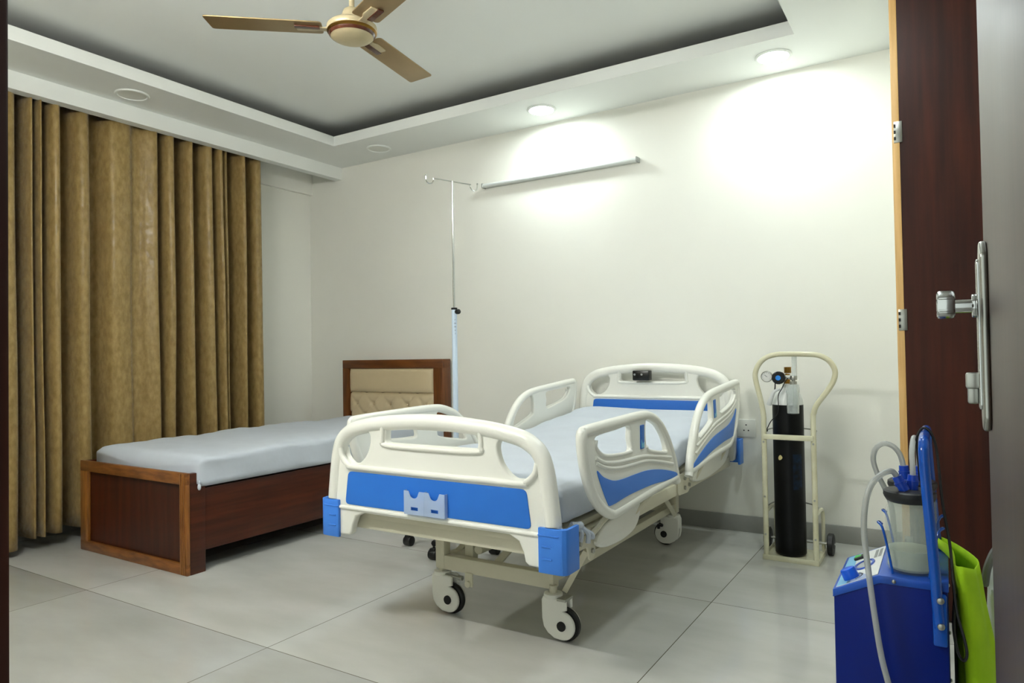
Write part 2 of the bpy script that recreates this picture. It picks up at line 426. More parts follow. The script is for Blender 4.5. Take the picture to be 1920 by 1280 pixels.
# open door leaf with lever handle, close on the right
DX = 0.055
d1 = MB().box((DX, 0.40, 0.012), (DX + 0.037, 1.325, 2.12), 0.003).build('door_1', M_leaf(), kind='structure')
hp = MB().slab(rpoly([(1.208, 0.893), (1.208, 1.135), (1.232, 1.157), (1.258, 1.157), (1.282, 1.135), (1.282, 0.893), (1.258, 0.876), (1.232, 0.876)], 0.006), thick=0.010, bev=0.004, mtx=YZ(DX - 0.005))
hp = hp.build('handle_plate', M_steel(), d1)
MB().slab(rrect(1.222, 0.908, 1.268, 1.130, 0.008), thick=0.005, bev=0.002, mtx=YZ(DX - 0.0115)).build('raised_face', M_chrome(), hp)
lv = MB().cyl((DX - 0.012, 1.245, 1.062), (DX - 0.052, 1.245, 1.062), 0.0105, seg=20).cyl((DX - 0.012, 1.245, 1.062), (DX - 0.02, 1.245, 1.062), 0.018, seg=24, bev=0.002)
lv.prism(rpoly([(1.262, 1.072), (1.262, 1.050), (1.14, 1.040), (1.125, 1.046), (1.122, 1.068), (1.14, 1.080)], 0.006), 'x', DX - 0.064, DX - 0.042, 0.004)
lv.build('lever', M_chrome(), d1)
MB().box((DX - 0.030, 1.236, 0.938), (DX - 0.011, 1.262, 0.962), 0.003).box((DX - 0.028, 1.245, 0.915), (DX - 0.014, 1.257, 0.962), 0.003).build('thumb_turn', M_steel(), d1)

# ================================================================== LIGHTS ON THE CEILING
def downlight(x, y, lit, label, power=0):
    t = thing('downlight', label, 'ceiling light', (x, y, SOF), 'round recessed downlights')
    MB().lathe((x, y, SOF), [(0.088, 0.0), (0.09, -0.003), (0.086, -0.008), (0.076, -0.009), (0.073, -0.005), (0.072, 0.0)], 40).build('trim_ring', M_soffit(), t)
    em = mat('lit_diffuser_%g' % power, (255, 255, 250), 0.5, emis=LAMP_COL, estr=power) if lit else mat('unlit_diffuser', (226, 227, 218), 0.4)
    MB().lathe((x, y, SOF), [(0.0, -0.0045), (0.0735, -0.0045)], 40).build('diffuser', em, t)
    return t
downlight(-0.711, 3.704, True, 'lit round ceiling downlight above the oxygen cylinder', LAMP_BACK)
downlight(-2.073, 3.699, True, 'lit round ceiling downlight above the wall batten lamp', LAMP_BACK)
downlight(-3.438, 3.721, False, 'unlit round downlight in the ceiling border near the back corner')
downlight(-3.866, 2.170, False, 'unlit round downlight above the curtains')
downlight(-0.33, 2.20, True, 'lit round downlight above the dark panel door', LAMP_ROOM)

# unlit tube batten on the back wall
t = thing('batten_lamp', 'unlit long slim tube batten lamp mounted on the back wall', 'wall lamp', (-2.1, BW, 2.146))
MB().box((-2.660, BW - 0.034, 2.148), (-1.545, BW, 2.172), 0.004).build('housing', mat('white_lamp_housing', (205, 208, 202), 0.35), t)
MB().lathe((-2.660, BW - 0.036, 2.160), [(0.0, 0.0), (0.0125, 0.0), (0.0125, 1.115), (0.0, 1.115)], 20, axis=(1, 0, 0)).build('diffuser_tube', mat('opal_diffuser', (222, 226, 222), 0.3), t)
for x0, x1 in ((-2.668, -2.659), (-1.546, -1.537)):
    MB().box((x0, BW - 0.050, 2.145), (x1, BW, 2.176), 0.002).build('end_cap', mat('grey_end_cap', (150, 152, 146), 0.4), t)

# added fill lamp in the shape of a tube batten, out of view
TX0, TX1, TZ = -2.600, -1.485, 2.300
t = thing('batten_lamp', 'added fill lamp, an unseen lit tube on the wall beside the doorway', 'wall lamp', (-2.04, FW1, TZ - 0.015))
MB().box((TX0, FW1, TZ - 0.012), (TX1, FW1 + 0.028, TZ + 0.012), 0.004).build('housing', MATS['white_lamp_housing'], t)
MB().lathe((TX0, FW1 + 0.042, TZ), [(0.0, 0.0), (0.014, 0.0), (0.014, 1.115), (0.0, 1.115)], 20, axis=(1, 0, 0)).build('diffuser_tube', mat('fill_tube_glow', (255, 255, 250), 0.3, emis=TUBE_COL, estr=FILL_TUBE), t)
for x0, x1 in ((TX0 - 0.008, TX0 + 0.001), (TX1 - 0.001, TX1 + 0.008)):
    MB().box((x0, FW1, TZ - 0.015), (x1, FW1 + 0.058, TZ + 0.016), 0.002).build('end_cap', MATS['grey_end_cap'], t)

# ceiling fan
FX, FY = -2.082, 2.100
t = thing('ceiling_fan', 'champagne three-blade ceiling fan with brown trim hanging from the ceiling', 'fan', (FX, FY, 2.33))
MB().cyl((FX, FY, 2.45), (FX, FY, CEIL), 0.0115, seg=20).build('down_rod', M_fanbody(), t)
MB().lathe((FX, FY, 0), [(0.0, CEIL), (0.06, CEIL), (0.058, CEIL - 0.03), (0.02, CEIL - 0.075), (0.013, CEIL - 0.08)], 32).build('ceiling_canopy', M_fanbody(), t)
MB().lathe((FX, FY, 0), [(0.012, 2.466), (0.024, 2.464), (0.035, 2.456), (0.041, 2.440), (0.045, 2.418), (0.047, 2.400)], 36).build('rod_cover', M_fanbody(), t)
mo = MB().lathe((FX, FY, 0), [(0.0, 2.406), (0.070, 2.404), (0.092, 2.398), (0.103, 2.388), (0.105, 2.376), (0.101, 2.366), (0.093, 2.360)], 48).build('motor_housing', M_fanbody(), t)
MB().lathe((FX, FY, 0), [(0.1015, 2.368), (0.1035, 2.364), (0.099, 2.358), (0.096, 2.356)], 48).build('chrome_ring', M_brass(), mo)
MB().lathe((FX, FY, 0), [(0.0975, 2.362), (0.095, 2.350), (0.089, 2.344)], 48).build('brown_band', M_fanbrown(), mo)
MB().lathe((FX, FY, 0), [(0.0, 2.326), (0.03, 2.3265), (0.058, 2.330), (0.078, 2.337), (0.0895, 2.3455), (0.09, 2.35)], 48).build('bottom_cover', mat('cream_gold_cover', (206, 190, 150), 0.28, metal=0.25), t)
def fan_blade(ang):
    R = Matrix.Translation((FX, FY, 2.378)) @ Matrix.Rotation(ang, 4, 'Z') @ Matrix.Rotation(radians(-4), 4, 'X')
    out = rpoly([(0.120, -0.062), (0.572, -0.070), (0.583, 0.060), (0.120, 0.060)], [0.02, 0.014, 0.014, 0.02])
    b = MB().slab(out, thick=0.005, bev=0.0015, mtx=R).build('blade', M_fan(), t)
    MB().slab(rpoly([(0.098, -0.017), (0.135, -0.017), (0.155, -0.026), (0.225, -0.024), (0.225, 0.024), (0.155, 0.026), (0.135, 0.017), (0.098, 0.017)], 0.006), thick=0.006, bev=0.002, mtx=R @ Matrix.Translation((0, 0, -0.0055))).build('blade_bracket', M_fanbody(), b)
    MB().slab(rpoly([(0.13, 0.004), (0.232, 0.004), (0.232, 0.030), (0.13, 0.030)], 0.004), thick=0.007, bev=0.002, mtx=R @ Matrix.Translation((0, 0, -0.0075))).build('brown_insert', M_fanbrown(), b)
for a in (-139, 100, -20): fan_blade(radians(a))

# ================================================================== CURTAINS
def curtain(name, label, pts, ztop, zbot, amp=1.0, seed=0):
    """pts: (y, x) fold line along the rail; hung cloth with folds that loosen downwards"""
    P = spline([(y, x, 0) for y, x in pts], False, 6)
    xm = sum(p.y for p in P) / len(P)
    rows = 26; t = bmesh.new(); V = []
    for r in range(rows + 1):
        f = r / rows; z = ztop + (zbot - ztop) * f; row = []
        for i, p in enumerate(P):
            k = 0.86 + 0.26 * f
            nz = noise.noise(Vector((p.x * 5, seed * 3.1, z * 0.9))) * 0.018 * (0.3 + f)
            ny = noise.noise(Vector((p.x * 4 + 9, seed, z * 0.8))) * 0.016 * f
            row.append(t.verts.new((xm + (p.y - xm) * k * amp + nz, p.x + ny, z)))
        V.append(row)
    for r in range(rows):
        for i in range(len(P) - 1): t.faces.new((V[r][i], V[r + 1][i], V[r + 1][i + 1], V[r][i + 1]))
    mb = MB(); mb.add(t)
    o = mb.build(name, M_curtain(), angle=180)
    so = o.modifiers.new('thickness', 'SOLIDIFY'); so.thickness = 0.003; so.offset = 0
    o['label'] = label; o['category'] = 'curtain'; o['group'] = 'gold velvet curtains'
    return o
cr, va = -4.110, -4.290
curtain('curtain', 'narrow gold velvet curtain panel hanging lowest, farthest from the back wall', [(1.40, va), (1.44, cr), (1.50, cr), (1.53, va), (1.57, va), (1.61, cr), (1.685, cr + 0.01), (1.70, va), (1.735, va - 0.01), (1.75, va + 0.02)], 2.46, 0.035, seed=1)
curtain('curtain', 'widest gold velvet curtain panel behind the foot of the wooden bed', [(1.745, va), (1.752, cr), (1.768, cr + 0.004), (1.776, va + 0.01), (1.792, va), (1.80, cr + 0.01), (1.812, cr), (1.825, va + 0.01), (1.850, va), (1.865, cr - 0.015), (1.905, cr + 0.004), (1.935, va + 0.03), (1.985, va + 0.02), (2.010, cr - 0.02), (2.06, cr - 0.01), (2.105, va + 0.045), (2.155, va + 0.03), (2.19, cr - 0.02), (2.285, cr - 0.004), (2.33, cr - 0.045), (2.375, cr - 0.045), (2.41, cr - 0.01), (2.462, cr + 0.008), (2.475, va), (2.495, va - 0.005)], 2.46, 0.075, seed=2)
curtain('curtain', 'narrower gold velvet curtain panel hanging beside the bare wall strip', [(2.490, va), (2.515, va), (2.530, cr - 0.01), (2.574, cr + 0.004), (2.592, va + 0.025), (2.650, va), (2.672, cr - 0.02), (2.705, cr), (2.722, va + 0.01), (2.775, va), (2.80, cr - 0.02), (2.845, cr), (2.857, va), (2.875, va + 0.05), (2.885, va), (2.898, cr - 0.02), (2.925, cr), (2.938, va), (2.955, cr - 0.05), (2.977, cr - 0.03), (2.995, va + 0.02), (3.045, va), (3.075, cr - 0.015), (3.102, cr), (3.122, va + 0.03), (3.175, va + 0.01), (3.205, cr - 0.03), (3.245, cr - 0.02), (3.262, cr - 0.06)], 2.46, 0.075, seed=3)

# ================================================================== WOODEN BED
WX0, WX1 = -3.942, -2.990
t = thing('wooden_bed', 'low dark wooden single bed with tufted beige headboard by the curtains', 'bed', ((WX0 + WX1) / 2, 2.9, 0))
fb = MB().box((WX0 + 0.02, 1.938, 0.03), (WX1 - 0.02, 1.965, 0.45)).build('footboard', M_woodv(), t)
MB().box((WX0, 1.9195, 0.418), (WX1, 1.9385, 0.474), 0.004).build('cross_trim', M_teak(), fb)
MB().box((WX0, 1.9195, 0.0), (WX1, 1.9385, 0.052), 0.004).build('cross_trim', M_teak(), fb)
MB().box((WX0, 1.920, 0.05), (WX0 + 0.074, 1.938, 0.42), 0.004).build('upright_trim', M_teakv(), fb)
q = MB().box((WX1 - 0.058, 1.920, 0.05), (WX1, 1.938, 0.42), 0.004)
for xx in (WX1 - 0.044, WX1 - 0.030, WX1 - 0.016): q.box((xx - 0.004, 1.915, 0.004), (xx + 0.004, 1.922, 0.47), 0.002)
q.build('upright_trim', M_teakv(), fb)
MB().box((WX0, 1.938, 0.0), (WX0 + 0.03, 2.017, 0.47), 0.003).build('leg', M_wood(), t)
MB().box((WX1 - 0.03, 1.938, 0.0), (WX1, 2.017, 0.470), 0.003).build('leg', M_wood(), t)
MB().box((WX0 + 0.03, 1.965, 0.33), (WX1 - 0.03, 2.0, 0.385)).build('foot_rail', M_wood(), t)
for x0 in (WX0 + 0.004, WX1 - 0.029):
    MB().box((x0, 2.017, 0.100), (x0 + 0.025, 3.87, 0.392), 0.002).build('side_rail', M_wood(), t)
MB().box((WX0 + 0.03, 2.0, 0.36), (WX1 - 0.03, 3.85, 0.385)).build('slat_base', M_woodv(), t)
for x0 in (WX0 + 0.01, WX1 - 0.07):
    MB().box((x0, 3.80, 0), (x0 + 0.06, 3.86, 0.37)).build('leg', M_wood(), t)
HY = 3.862
hb = MB().box((-3.93, HY, 0.02), (-2.99, 3.925, 0.96)).build('headboard', M_woodv(), t)
MB().box((-3.951, HY - 0.022, 0.915), (-2.975, 3.93, 0.978), 0.004).build('top_trim', mat('brown_headboard_wood', (112, 64, 24), 0.4, rgb2=(86, 46, 14), vscale=6, stretch=(1, 9, 9)), hb)
MB().box((-3.951, HY - 0.022, 0.0), (-3.888, 3.93, 0.917), 0.004).build('side_trim', mat('brown_headboard_upright', (112, 64, 24), 0.4, rgb2=(86, 46, 14), vscale=6, stretch=(9, 9, 1)), hb)
MB().box((-3.062, HY - 0.022, 0.0), (-2.975, 3.93, 0.917), 0.004).build('side_trim', MATS['brown_headboard_upright'], hb)
def cushion(x0, x1, z0, z1, y, puff, tuft=False):
    nx, nz = 72, 36; tb = bmesh.new(); V = []
    for j in range(nz + 1):
        row = []
        for i in range(nx + 1):
            u, v = i / nx, j / nz; x = x0 + (x1 - x0) * u; z = z0 + (z1 - z0) * v
            e = min(1, (1 - abs(2 * u - 1) ** 14)) * min(1, (1 - abs(2 * v - 1) ** 5))
            d = puff * max(e, 0) ** 0.6
            if tuft:
                best = 9
                for r_ in range(4):
                    for c_ in range(-1, 6):
                        bx = x0 + 0.085 + c_ * 0.165 + (0.0825 if r_ % 2 else 0); bz = z1 - 0.085 - r_ * 0.082
                        dd = sqrt((x - bx) ** 2 + (z - bz) ** 2); best = min(best, dd)
                # diagonal creases of the diamond pattern
                a = (x - x0 - 0.085) / 0.165; b = (z - z1 + 0.085) / 0.164
                c1 = abs(((a + b) + 0.5) % 1 - 0.5); c2 = abs(((a - b) + 0.5) % 1 - 0.5)
                cre = min(c1, c2)
                fade = 1 if z < z1 - 0.035 else 0.5
                d -= 0.009 * math.exp(-(cre / 0.06) ** 2) * fade + 0.020 * math.exp(-(best / 0.018) ** 2)
            row.append(tb.verts.new((x, y - d, z)))
        V.append(row)
    for j in range(nz):
        for i in range(nx): tb.faces.new((V[j][i], V[j][i + 1], V[j + 1][i + 1], V[j + 1][i]))
    mb = MB(); mb.add(tb); return mb
cushion(-3.888, -3.062, 0.735, 0.917, HY, 0.032).build('plain_cushion', M_leather(), hb, angle=180)
tc_ = cushion(-3.888, -3.062, 0.420, 0.735, HY, 0.030, True).build('tufted_cushion', M_leather(), hb, angle=180)
for r_ in range(3):
    for c_ in range(5):
        bx = -3.888 + 0.085 + c_ * 0.165 + (0.0825 if r_ % 2 else 0)
        if bx < -3.08: MB().ball((bx, HY - 0.012, 0.735 - 0.085 - r_ * 0.082), 0.008, (1, 0.6, 1), 10).build('button', M_leather(), tc_)

def mattress(x0, x1, y0, y1, zb, ztf, rad, wr=0.004, drop=None, skirt=None, seed=0.0, sx=46, sy=72):
    """soft box: rounded shell with small wrinkles; ztf(y) gives the rise of the whole section"""
    tb = bmesh.new(); V = []
    n = 64
    def sect(k):                       # superellipse-like rounded rectangle in (u, v)
        a = 2 * pi * k / n; c, s_ = cos(a), sin(a)
        return (math.copysign(abs(c) ** 0.16, c), math.copysign(abs(s_) ** 0.30, s_))
    for j in range(sy + 1):
        f = j / sy; y = y0 + (y1 - y0) * f
        e = min(f, 1 - f) * (y1 - y0)
        sh = 1.0 if e > rad else sqrt(max(0.0, 1 - (1 - e / rad) ** 2)) * 0.22 + 0.78
        row = []
        zt, zlow = ztf(y), zb(y)
        for k in range(n):
            u, v = sect(k); xx = (x0 + x1) / 2 + u * (x1 - x0) / 2 * (0.985 + 0.015 * sh); h = (zt - zlow) / 2
            zz = zlow + h + v * h * sh
            w_ = noise.noise(Vector((xx * 6, y * 3, seed))) * wr + noise.noise(Vector((xx * 3, y * 15, seed + zz * 9))) * wr * 0.7
            if v > 0.2: zz += w_
            if abs(u) > 0.93:
                xx += math.copysign(1, u) * (noise.noise(Vector((y * 4 + zz * 9, zz * 14, seed + 5))) * wr * 1.3 + noise.noise(Vector((y * 34 + zz * 22, zz * 6, seed + 9))) * wr * 1.6 * math.exp(-(y - y0) * 9))
            row.append(tb.verts.new((xx, y, zz)))
        V.append(row)
    for j in range(sy):
        for k in range(n): tb.faces.new((V[j][k], V[j + 1][k], V[j + 1][(k + 1) % n], V[j][(k + 1) % n]))
    for row, s_ in ((V[0], 1), (V[-1], -1)):
        c = tb.verts.new(sum((v.co for v in row), Vector()) / n + Vector((0, -0.012 * s_, 0)))
        for k in range(n):
            a, b = row[k], row[(k + 1) % n]
            tb.faces.new((c, a, b) if s_ > 0 else (c, b, a))
    mb = MB(); mb.add(tb); return mb
mt = mattress(-3.885, -2.968, 1.972, 3.835, lambda y: 0.3935, lambda y: 0.548 + 0.012 * sin((y - 1.97) * 1.2), 0.045, 0.010, seed=2.0).build('mattress', M_sheet(), angle=180)
tag(mt, 'grey sheeted mattress lying on the low wooden bed', 'mattress')
MB().ball((-2.974, 1.974, 0.405), 0.012, (0.8, 0.6, 1.3)).ball((-2.976, 1.974, 0.425), 0.010, (0.7, 0.6, 1.2)).build('gathered_corner', M_sheet(), mt)

# ================================================================== HOSPITAL BED
BX = -1.455
bed = thing('hospital_bed', 'ivory and blue wheeled hospital bed with raised side rails', 'bed', (BX, 2.85, 0))
def end_board(yc, zoff, face, name, extra, leg=0.0):
    """moulded head or foot board; face = -1 towards the camera"""
    O = [(-0.468, 0.372), (-0.478, 0.472), (-0.470, 0.560), (-0.456, 0.655), (-0.434, 0.712), (-0.395, 0.748), (-0.335, 0.772), (-0.200, 0.793), (0.0, 0.804), (0.200, 0.793), (0.335, 0.772), (0.395, 0.748), (0.434, 0.712), (0.456, 0.655), (0.470, 0.560), (0.478, 0.472), (0.468, 0.372)]
    top = [(v.x, v.y) for v in spline([(a, b, 0) for a, b in O], False, 5)]
    low = [(0.452, 0.360), (0.375, 0.362), (0.362, 0.372), (0.356, 0.400), (0.340, 0.432), (0.305, 0.448), (-0.305, 0.448), (-0.340, 0.432), (-0.356, 0.400), (-0.362, 0.372), (-0.375, 0.362), (-0.452, 0.360)]
    def sh(l): return [(BX + a, b + zoff - (leg if b < 0.42 else 0.0)) for a, b in l]
    hl = sp2([(-0.413, 0.668), (-0.400, 0.702), (-0.370, 0.724), (-0.300, 0.740), (-0.272, 0.728), (-0.268, 0.700), (-0.283, 0.660), (-0.318, 0.626), (-0.360, 0.618), (-0.395, 0.634)], 4)
    hr = [(-a, b) for a, b in hl][::-1]
    slot = rpoly([(-0.197, 0.703), (0.197, 0.703), (0.190, 0.752), (-0.190, 0.752)], [0.018, 0.018, 0.006, 0.006])
    m_ = MB().slab(sh(top + low), [sh(hl), sh(hr), sh(slot)], 0.030, 0.008, XZ(yc))
    # fat grip bar round the top and down the sides
    bar = []
    for i, p in enumerate(top):
        a = Vector(top[max(i - 1, 0)]); b = Vector(top[min(i + 1, len(top) - 1)]); tg = (b - a).normalized(); nn = Vector((tg.y, -tg.x))
        bar.append((BX + p[0] + nn.x * 0.024, yc, p[1] + zoff + nn.y * 0.024))
    m_.tube(bar[6:-6], 0.0265, smooth=False, seg=16)
    # raised mouldings
    for s_ in (-1, 1):
        yy = yc + s_ * 0.015
        rid = [(-0.412, 0.672), (-0.402, 0.640), (-0.372, 0.614), (-0.335, 0.608), (0.0, 0.607), (0.335, 0.608), (0.372, 0.614), (0.402, 0.640), (0.412, 0.672)]
        m_.tube([(BX + a, yy, b + zoff) for a, b in rid], 0.0105, seg=10)
        m_.tube([(BX - 0.440, yy, 0.461 + zoff), (BX, yy, 0.461 + zoff), (BX + 0.440, yy, 0.461 + zoff)], 0.007, seg=8)
        sl = [(-0.205, 0.757), (-0.207, 0.712), (-0.190, 0.694), (0.0, 0.691), (0.190, 0.694), (0.207, 0.712), (0.205, 0.757)]
        m_.tube([(BX + a, yy, b + zoff) for a, b in sl], 0.009, seg=8)
    bd = m_.build(name, M_abs(), bed, angle=50)
    for s_ in ((-1, 1) if extra else (face,)):
        MB().slab(sh(rpoly([(-0.372, 0.592), (0.372, 0.592), (0.388, 0.474), (-0.388, 0.474)], 0.018)), thick=0.004, bev=0.001, mtx=XZ(yc + s_ * 0.0155)).build('blue_panel', M_blue(), bd)
    for s_ in (-1, 1):
        a = 0.415
        L = [(s_ * a, 0.0), (s_ * 0.482, 0.0), (s_ * 0.500, -face * 0.006), (s_ * 0.508, -face * 0.022), (s_ * 0.508, -face * 0.09)]
        path = [(BX + u, yc + face * 0.026 + v, 0) for u, v in L]
        P = spline(path, False, 5); th = 0.013
        pl = [(p.x, p.y) for p in P]
        inn = []
        for i, p in enumerate(P):
            tg = (P[min(i + 1, len(P) - 1)] - P[max(i - 1, 0)]).normalized(); nn = Vector((tg.y, -tg.x, 0)) * (th * s_ * -face)
            inn.append((p.x - nn.x, p.y - nn.y))
        g = MB().prism(pl + inn[::-1], 'z', 0.352 + zoff - leg, 0.486 + zoff - leg, 0.003)
        for zz in (0.392, 0.428): g.box((BX + s_ * 0.43 - 0.002 + (-0.0 if s_ > 0 else -0.03), yc + face * 0.026 - 0.0028, zz + zoff - leg), (BX + s_ * 0.43 + (0.032 if s_ > 0 else 0.002), yc + face * 0.026 + 0.002, zz + 0.006 + zoff - leg), 0.002)
        g.box((BX + min(s_ * 0.415, s_ * 0.485), yc + face * 0.026 - 0.0025, 0.462 + zoff - leg), (BX + max(s_ * 0.415, s_ * 0.485), yc + face * 0.026 + 0.002, 0.466 + zoff - leg), 0.001)
        g.build('corner_bumper', M_blue_guard(), bd)
    return bd
fbd = end_board(1.815, 0.0, -1, 'footboard', False)
hbd = end_board(3.868, 0.132, 1, 'headboard', True, 0.095)
# clear card pockets on the footboard
ch = MB()
for s_ in (0, 1):
    x0 = BX - 0.098 + s_ * 0.085; x1 = x0 + 0.085
    o = [(x0, 0.474), (x1, 0.474), (x1, 0.551), (x1 - 0.020, 0.551)] + [((x0 + x1) / 2 + 0.018 * cos(a), 0.543 + 0.016 * sin(a) * 1.0) for a in [radians(k) for k in range(-10, -171, -20)]] + [(x0 + 0.020, 0.551), (x0, 0.551)]
    hole = [((x0 + x1) / 2 - 0.013, 0.487), ((x0 + x1) / 2 + 0.017, 0.487), ((x0 + x1) / 2 + 0.017, 0.498), ((x0 + x1) / 2 - 0.013, 0.498)]
    ch.slab(o, [hole], 0.0025, 0.0006, XZ(1.783))
    for xx in (x0, x1): ch.box((xx - 0.0015, 1.783, 0.474), (xx + 0.0015, 1.797, 0.551))
    ch.box((x0, 1.783, 0.472), (x1, 1.797, 0.475))
chb = ch.build('card_holder', mat('frosted_clear_plastic', (205, 224, 248), 0.3, alpha=0.5), fbd)

# --- side rails
RAIL = [(0.0, 0.690), (-0.005, 0.745), (0.006, 0.766), (0.045, 0.774), (0.280, 0.780), (0.500, 0.783), (0.600, 0.772), (0.690, 0.738), (0.775, 0.672), (0.845, 0.585), (0.885, 0.510), (0.892, 0.482), (0.872, 0.466), (0.560, 0.458), (0.270, 0.444), (0.205, 0.450), (0.125, 0.490), (0.062, 0.548), (0.022, 0.620)]
H1 = [(0.098, 0.732), (0.250, 0.738), (0.372, 0.740), (0.378, 0.700), (0.384, 0.655), (0.300, 0.655), (0.180, 0.665), (0.125, 0.680), (0.095, 0.705)]
H2 = [(0.530, 0.743), (0.590, 0.737), (0.655, 0.712), (0.715, 0.668), (0.748, 0.622), (0.740, 0.606), (0.640, 0.620), (0.548, 0.640), (0.530, 0.660)]
BL = [(0.092, 0.622), (0.140, 0.598), (0.220, 0.574), (0.300, 0.567), (0.400, 0.566), (0.530, 0.562), (0.680, 0.543), (0.845, 0.507), (0.846, 0.490), (0.700, 0.494), (0.560, 0.502), (0.350, 0.503), (0.205, 0.496), (0.165, 0.512)]
R1 = [(0.085, 0.668), (0.150, 0.644), (0.250, 0.630), (0.370, 0.624), (0.500, 0.618), (0.640, 0.598), (0.790, 0.575)]
R2 = [(0.090, 0.650), (0.160, 0.626), (0.260, 0.610), (0.380, 0.604), (0.520, 0.598), (0.660, 0.576), (0.815, 0.545)]
def side_rail(x, out, f):
    """x: rail plane; out: +1 outer face towards +x; f maps (u, v) to (y, z)"""
    m4 = YZ(x)
    def mp(l): return [f(a, b) for a, b in l]
    ol = mp(sp2(RAIL, 5)); m_ = MB().slab(ol, [mp(sp2(H1, 4)), mp(sp2(H2, 4))], 0.024, 0.008, m4)
    cen = Vector(f(0.42, 0.61))
    # thick rolled border
    rim = []
    n_ = len(ol)
    for i, p in enumerate(ol):
        tg = (Vector(ol[(i + 1) % n_]) - Vector(ol[i - 1])).normalized(); nn = Vector((-tg.y, tg.x))
        if nn.dot(cen - Vector(p)) < 0: nn = -nn
        q_ = Vector(p) + nn * 0.017
        if rim:
            dq = q_ - Vector(rim[-1][1:])
            if dq.length < 0.007 or dq.dot(tg) < 0.3 * dq.length: continue
        rim.append((x, q_.x, q_.y))
    m_.tube(rim, 0.0185, closed=True, smooth=False, seg=12)
    for R_ in (R1, R2): m_.tube([(x + out * 0.010, *f(a, b)) for a, b in R_], 0.008, seg=8)
    lo = [(0.095, 0.722), (0.092, 0.700), (0.125, 0.676), (0.180, 0.661), (0.300, 0.651), (0.384, 0.650)]
    m_.tube([(x + out * 0.010, *f(a, b)) for a, b in lo], 0.007, seg=8)
    lo = [(0.530, 0.650), (0.548, 0.634), (0.640, 0.615), (0.740, 0.600)]
    m_.tube([(x + out * 0.010, *f(a, b)) for a, b in lo], 0.007, seg=8)
    r = m_.build('side_rail', M_abs(), bed, angle=50)
    MB().slab(mp(sp2(BL, 4)), thick=0.006, bev=0.001, mtx=YZ(x + out * 0.012)).build('blue_inlay', M_blue_guard(), r)
    st = MB().slab(mp(rpoly([(0.464, 0.648), (0.500, 0.648), (0.502, 0.735), (0.466, 0.735)], 0.004)), thick=0.005, bev=0.001, mtx=YZ(x + out * 0.0125)).build('angle_gauge', M_blue(), r)
    q_ = MB().slab(mp([(0.469, 0.652), (0.496, 0.652), (0.496, 0.672), (0.483, 0.664), (0.469, 0.684)]), thick=0.002, bev=0.0005, mtx=YZ(x + out * 0.0155))
    q_.build('gauge_scale', mat('pale_blue_print', (120, 190, 220), 0.4), st)
    return r
TILT = radians(5.4)
def f_foot(a, b): return (1.925 + a, b)
def f_head(a, b):
    y, z = 3.862 - a, b - 0.005
    dy, dz = y - 2.97, z - 0.455
    return (2.97 + dy * cos(TILT) - dz * sin(TILT), 0.455 + dy * sin(TILT) + dz * cos(TILT))
RX = 0.492
for out in (1, -1):
    side_rail(BX + out * RX, out, f_foot); side_rail(BX + out * RX, out, f_head)
# plastic covers of the rail linkages and their arms
for out in (1, -1):
    x = BX + out * 0.462
    cv = MB().slab(sp2([(2.085, 0.372), (2.110, 0.402), (2.160, 0.424), (2.300, 0.440), (2.452, 0.440), (2.462, 0.415), (2.440, 0.375), (2.385, 0.348), (2.270, 0.338), (2.140, 0.348)], 4), thick=0.022, bev=0.008, mtx=YZ(x))
    cv.build('linkage_cover', M_abs(), bed)
    cv = MB().slab(sp2([(3.10, 0.420), (3.20, 0.470), (3.45, 0.490), (3.70, 0.500), (3.712, 0.465), (3.63, 0.420), (3.43, 0.396), (3.22, 0.396)], 4), thick=0.022, bev=0.008, mtx=YZ(x))
    cv.build('linkage_cover', M_abs(), bed)
    each('linkage_arm', M_frame(), bed, [MB().tube([(x, 2.02, 0.405), (x, 2.09, 0.418), (x, 2.17, 0.440), (x + out * 0.02, 2.24, 0.462)], 0.010, seg=8)] +
         [MB().tube(p_, 0.010, seg=8, smooth=False) for p_ in ([(x, 2.40, 0.40), (x + out * 0.02, 2.55, 0.462)], [(x, 3.14, 0.41), (x + out * 0.02, 3.22, 0.48)], [(x, 3.55, 0.44), (x + out * 0.02, 3.64, 0.51)])])

# --- upper frame, platform, base
fr_ = MB()
for s_ in (-1, 1): fr_.box((BX + s_ * 0.425 - 0.02, 1.845, 0.372), (BX + s_ * 0.425 + 0.02, 3.84, 0.424), 0.004)
for y in (1.845, 2.80, 3.80): fr_.box((BX - 0.42, y, 0.380), (BX + 0.42, y + 0.035, 0.424), 0.004)
fr_.build('upper_frame', M_frame(), bed)
MB().box((BX - 0.405, 1.845, 0.392), (BX + 0.405, 1.862, 0.450), 0.004).build('foot_crossbar', M_frame(), bed)
MB().tube([(BX - 0.43, 1.90, 0.455), (BX - 0.40, 1.865, 0.458), (BX, 1.858, 0.458), (BX + 0.40, 1.865, 0.458), (BX + 0.43, 1.90, 0.455)], 0.012, seg=10).build('mattress_stop', M_abs(), bed)
pf = MB().box((BX - 0.43, 1.90, 0.432), (BX + 0.43, 2.94, 0.452), 0.003).build('platform', M_frame(), bed)
rotx = Matrix.Rotation(TILT, 3, 'X')
MB().box((BX - 0.43, 2.96, 0.440), (BX + 0.43, 3.80, 0.460), 0.003, rot=rotx, piv=(BX, 2.95, 0.44)).build('backrest_platform', M_frame(), bed)
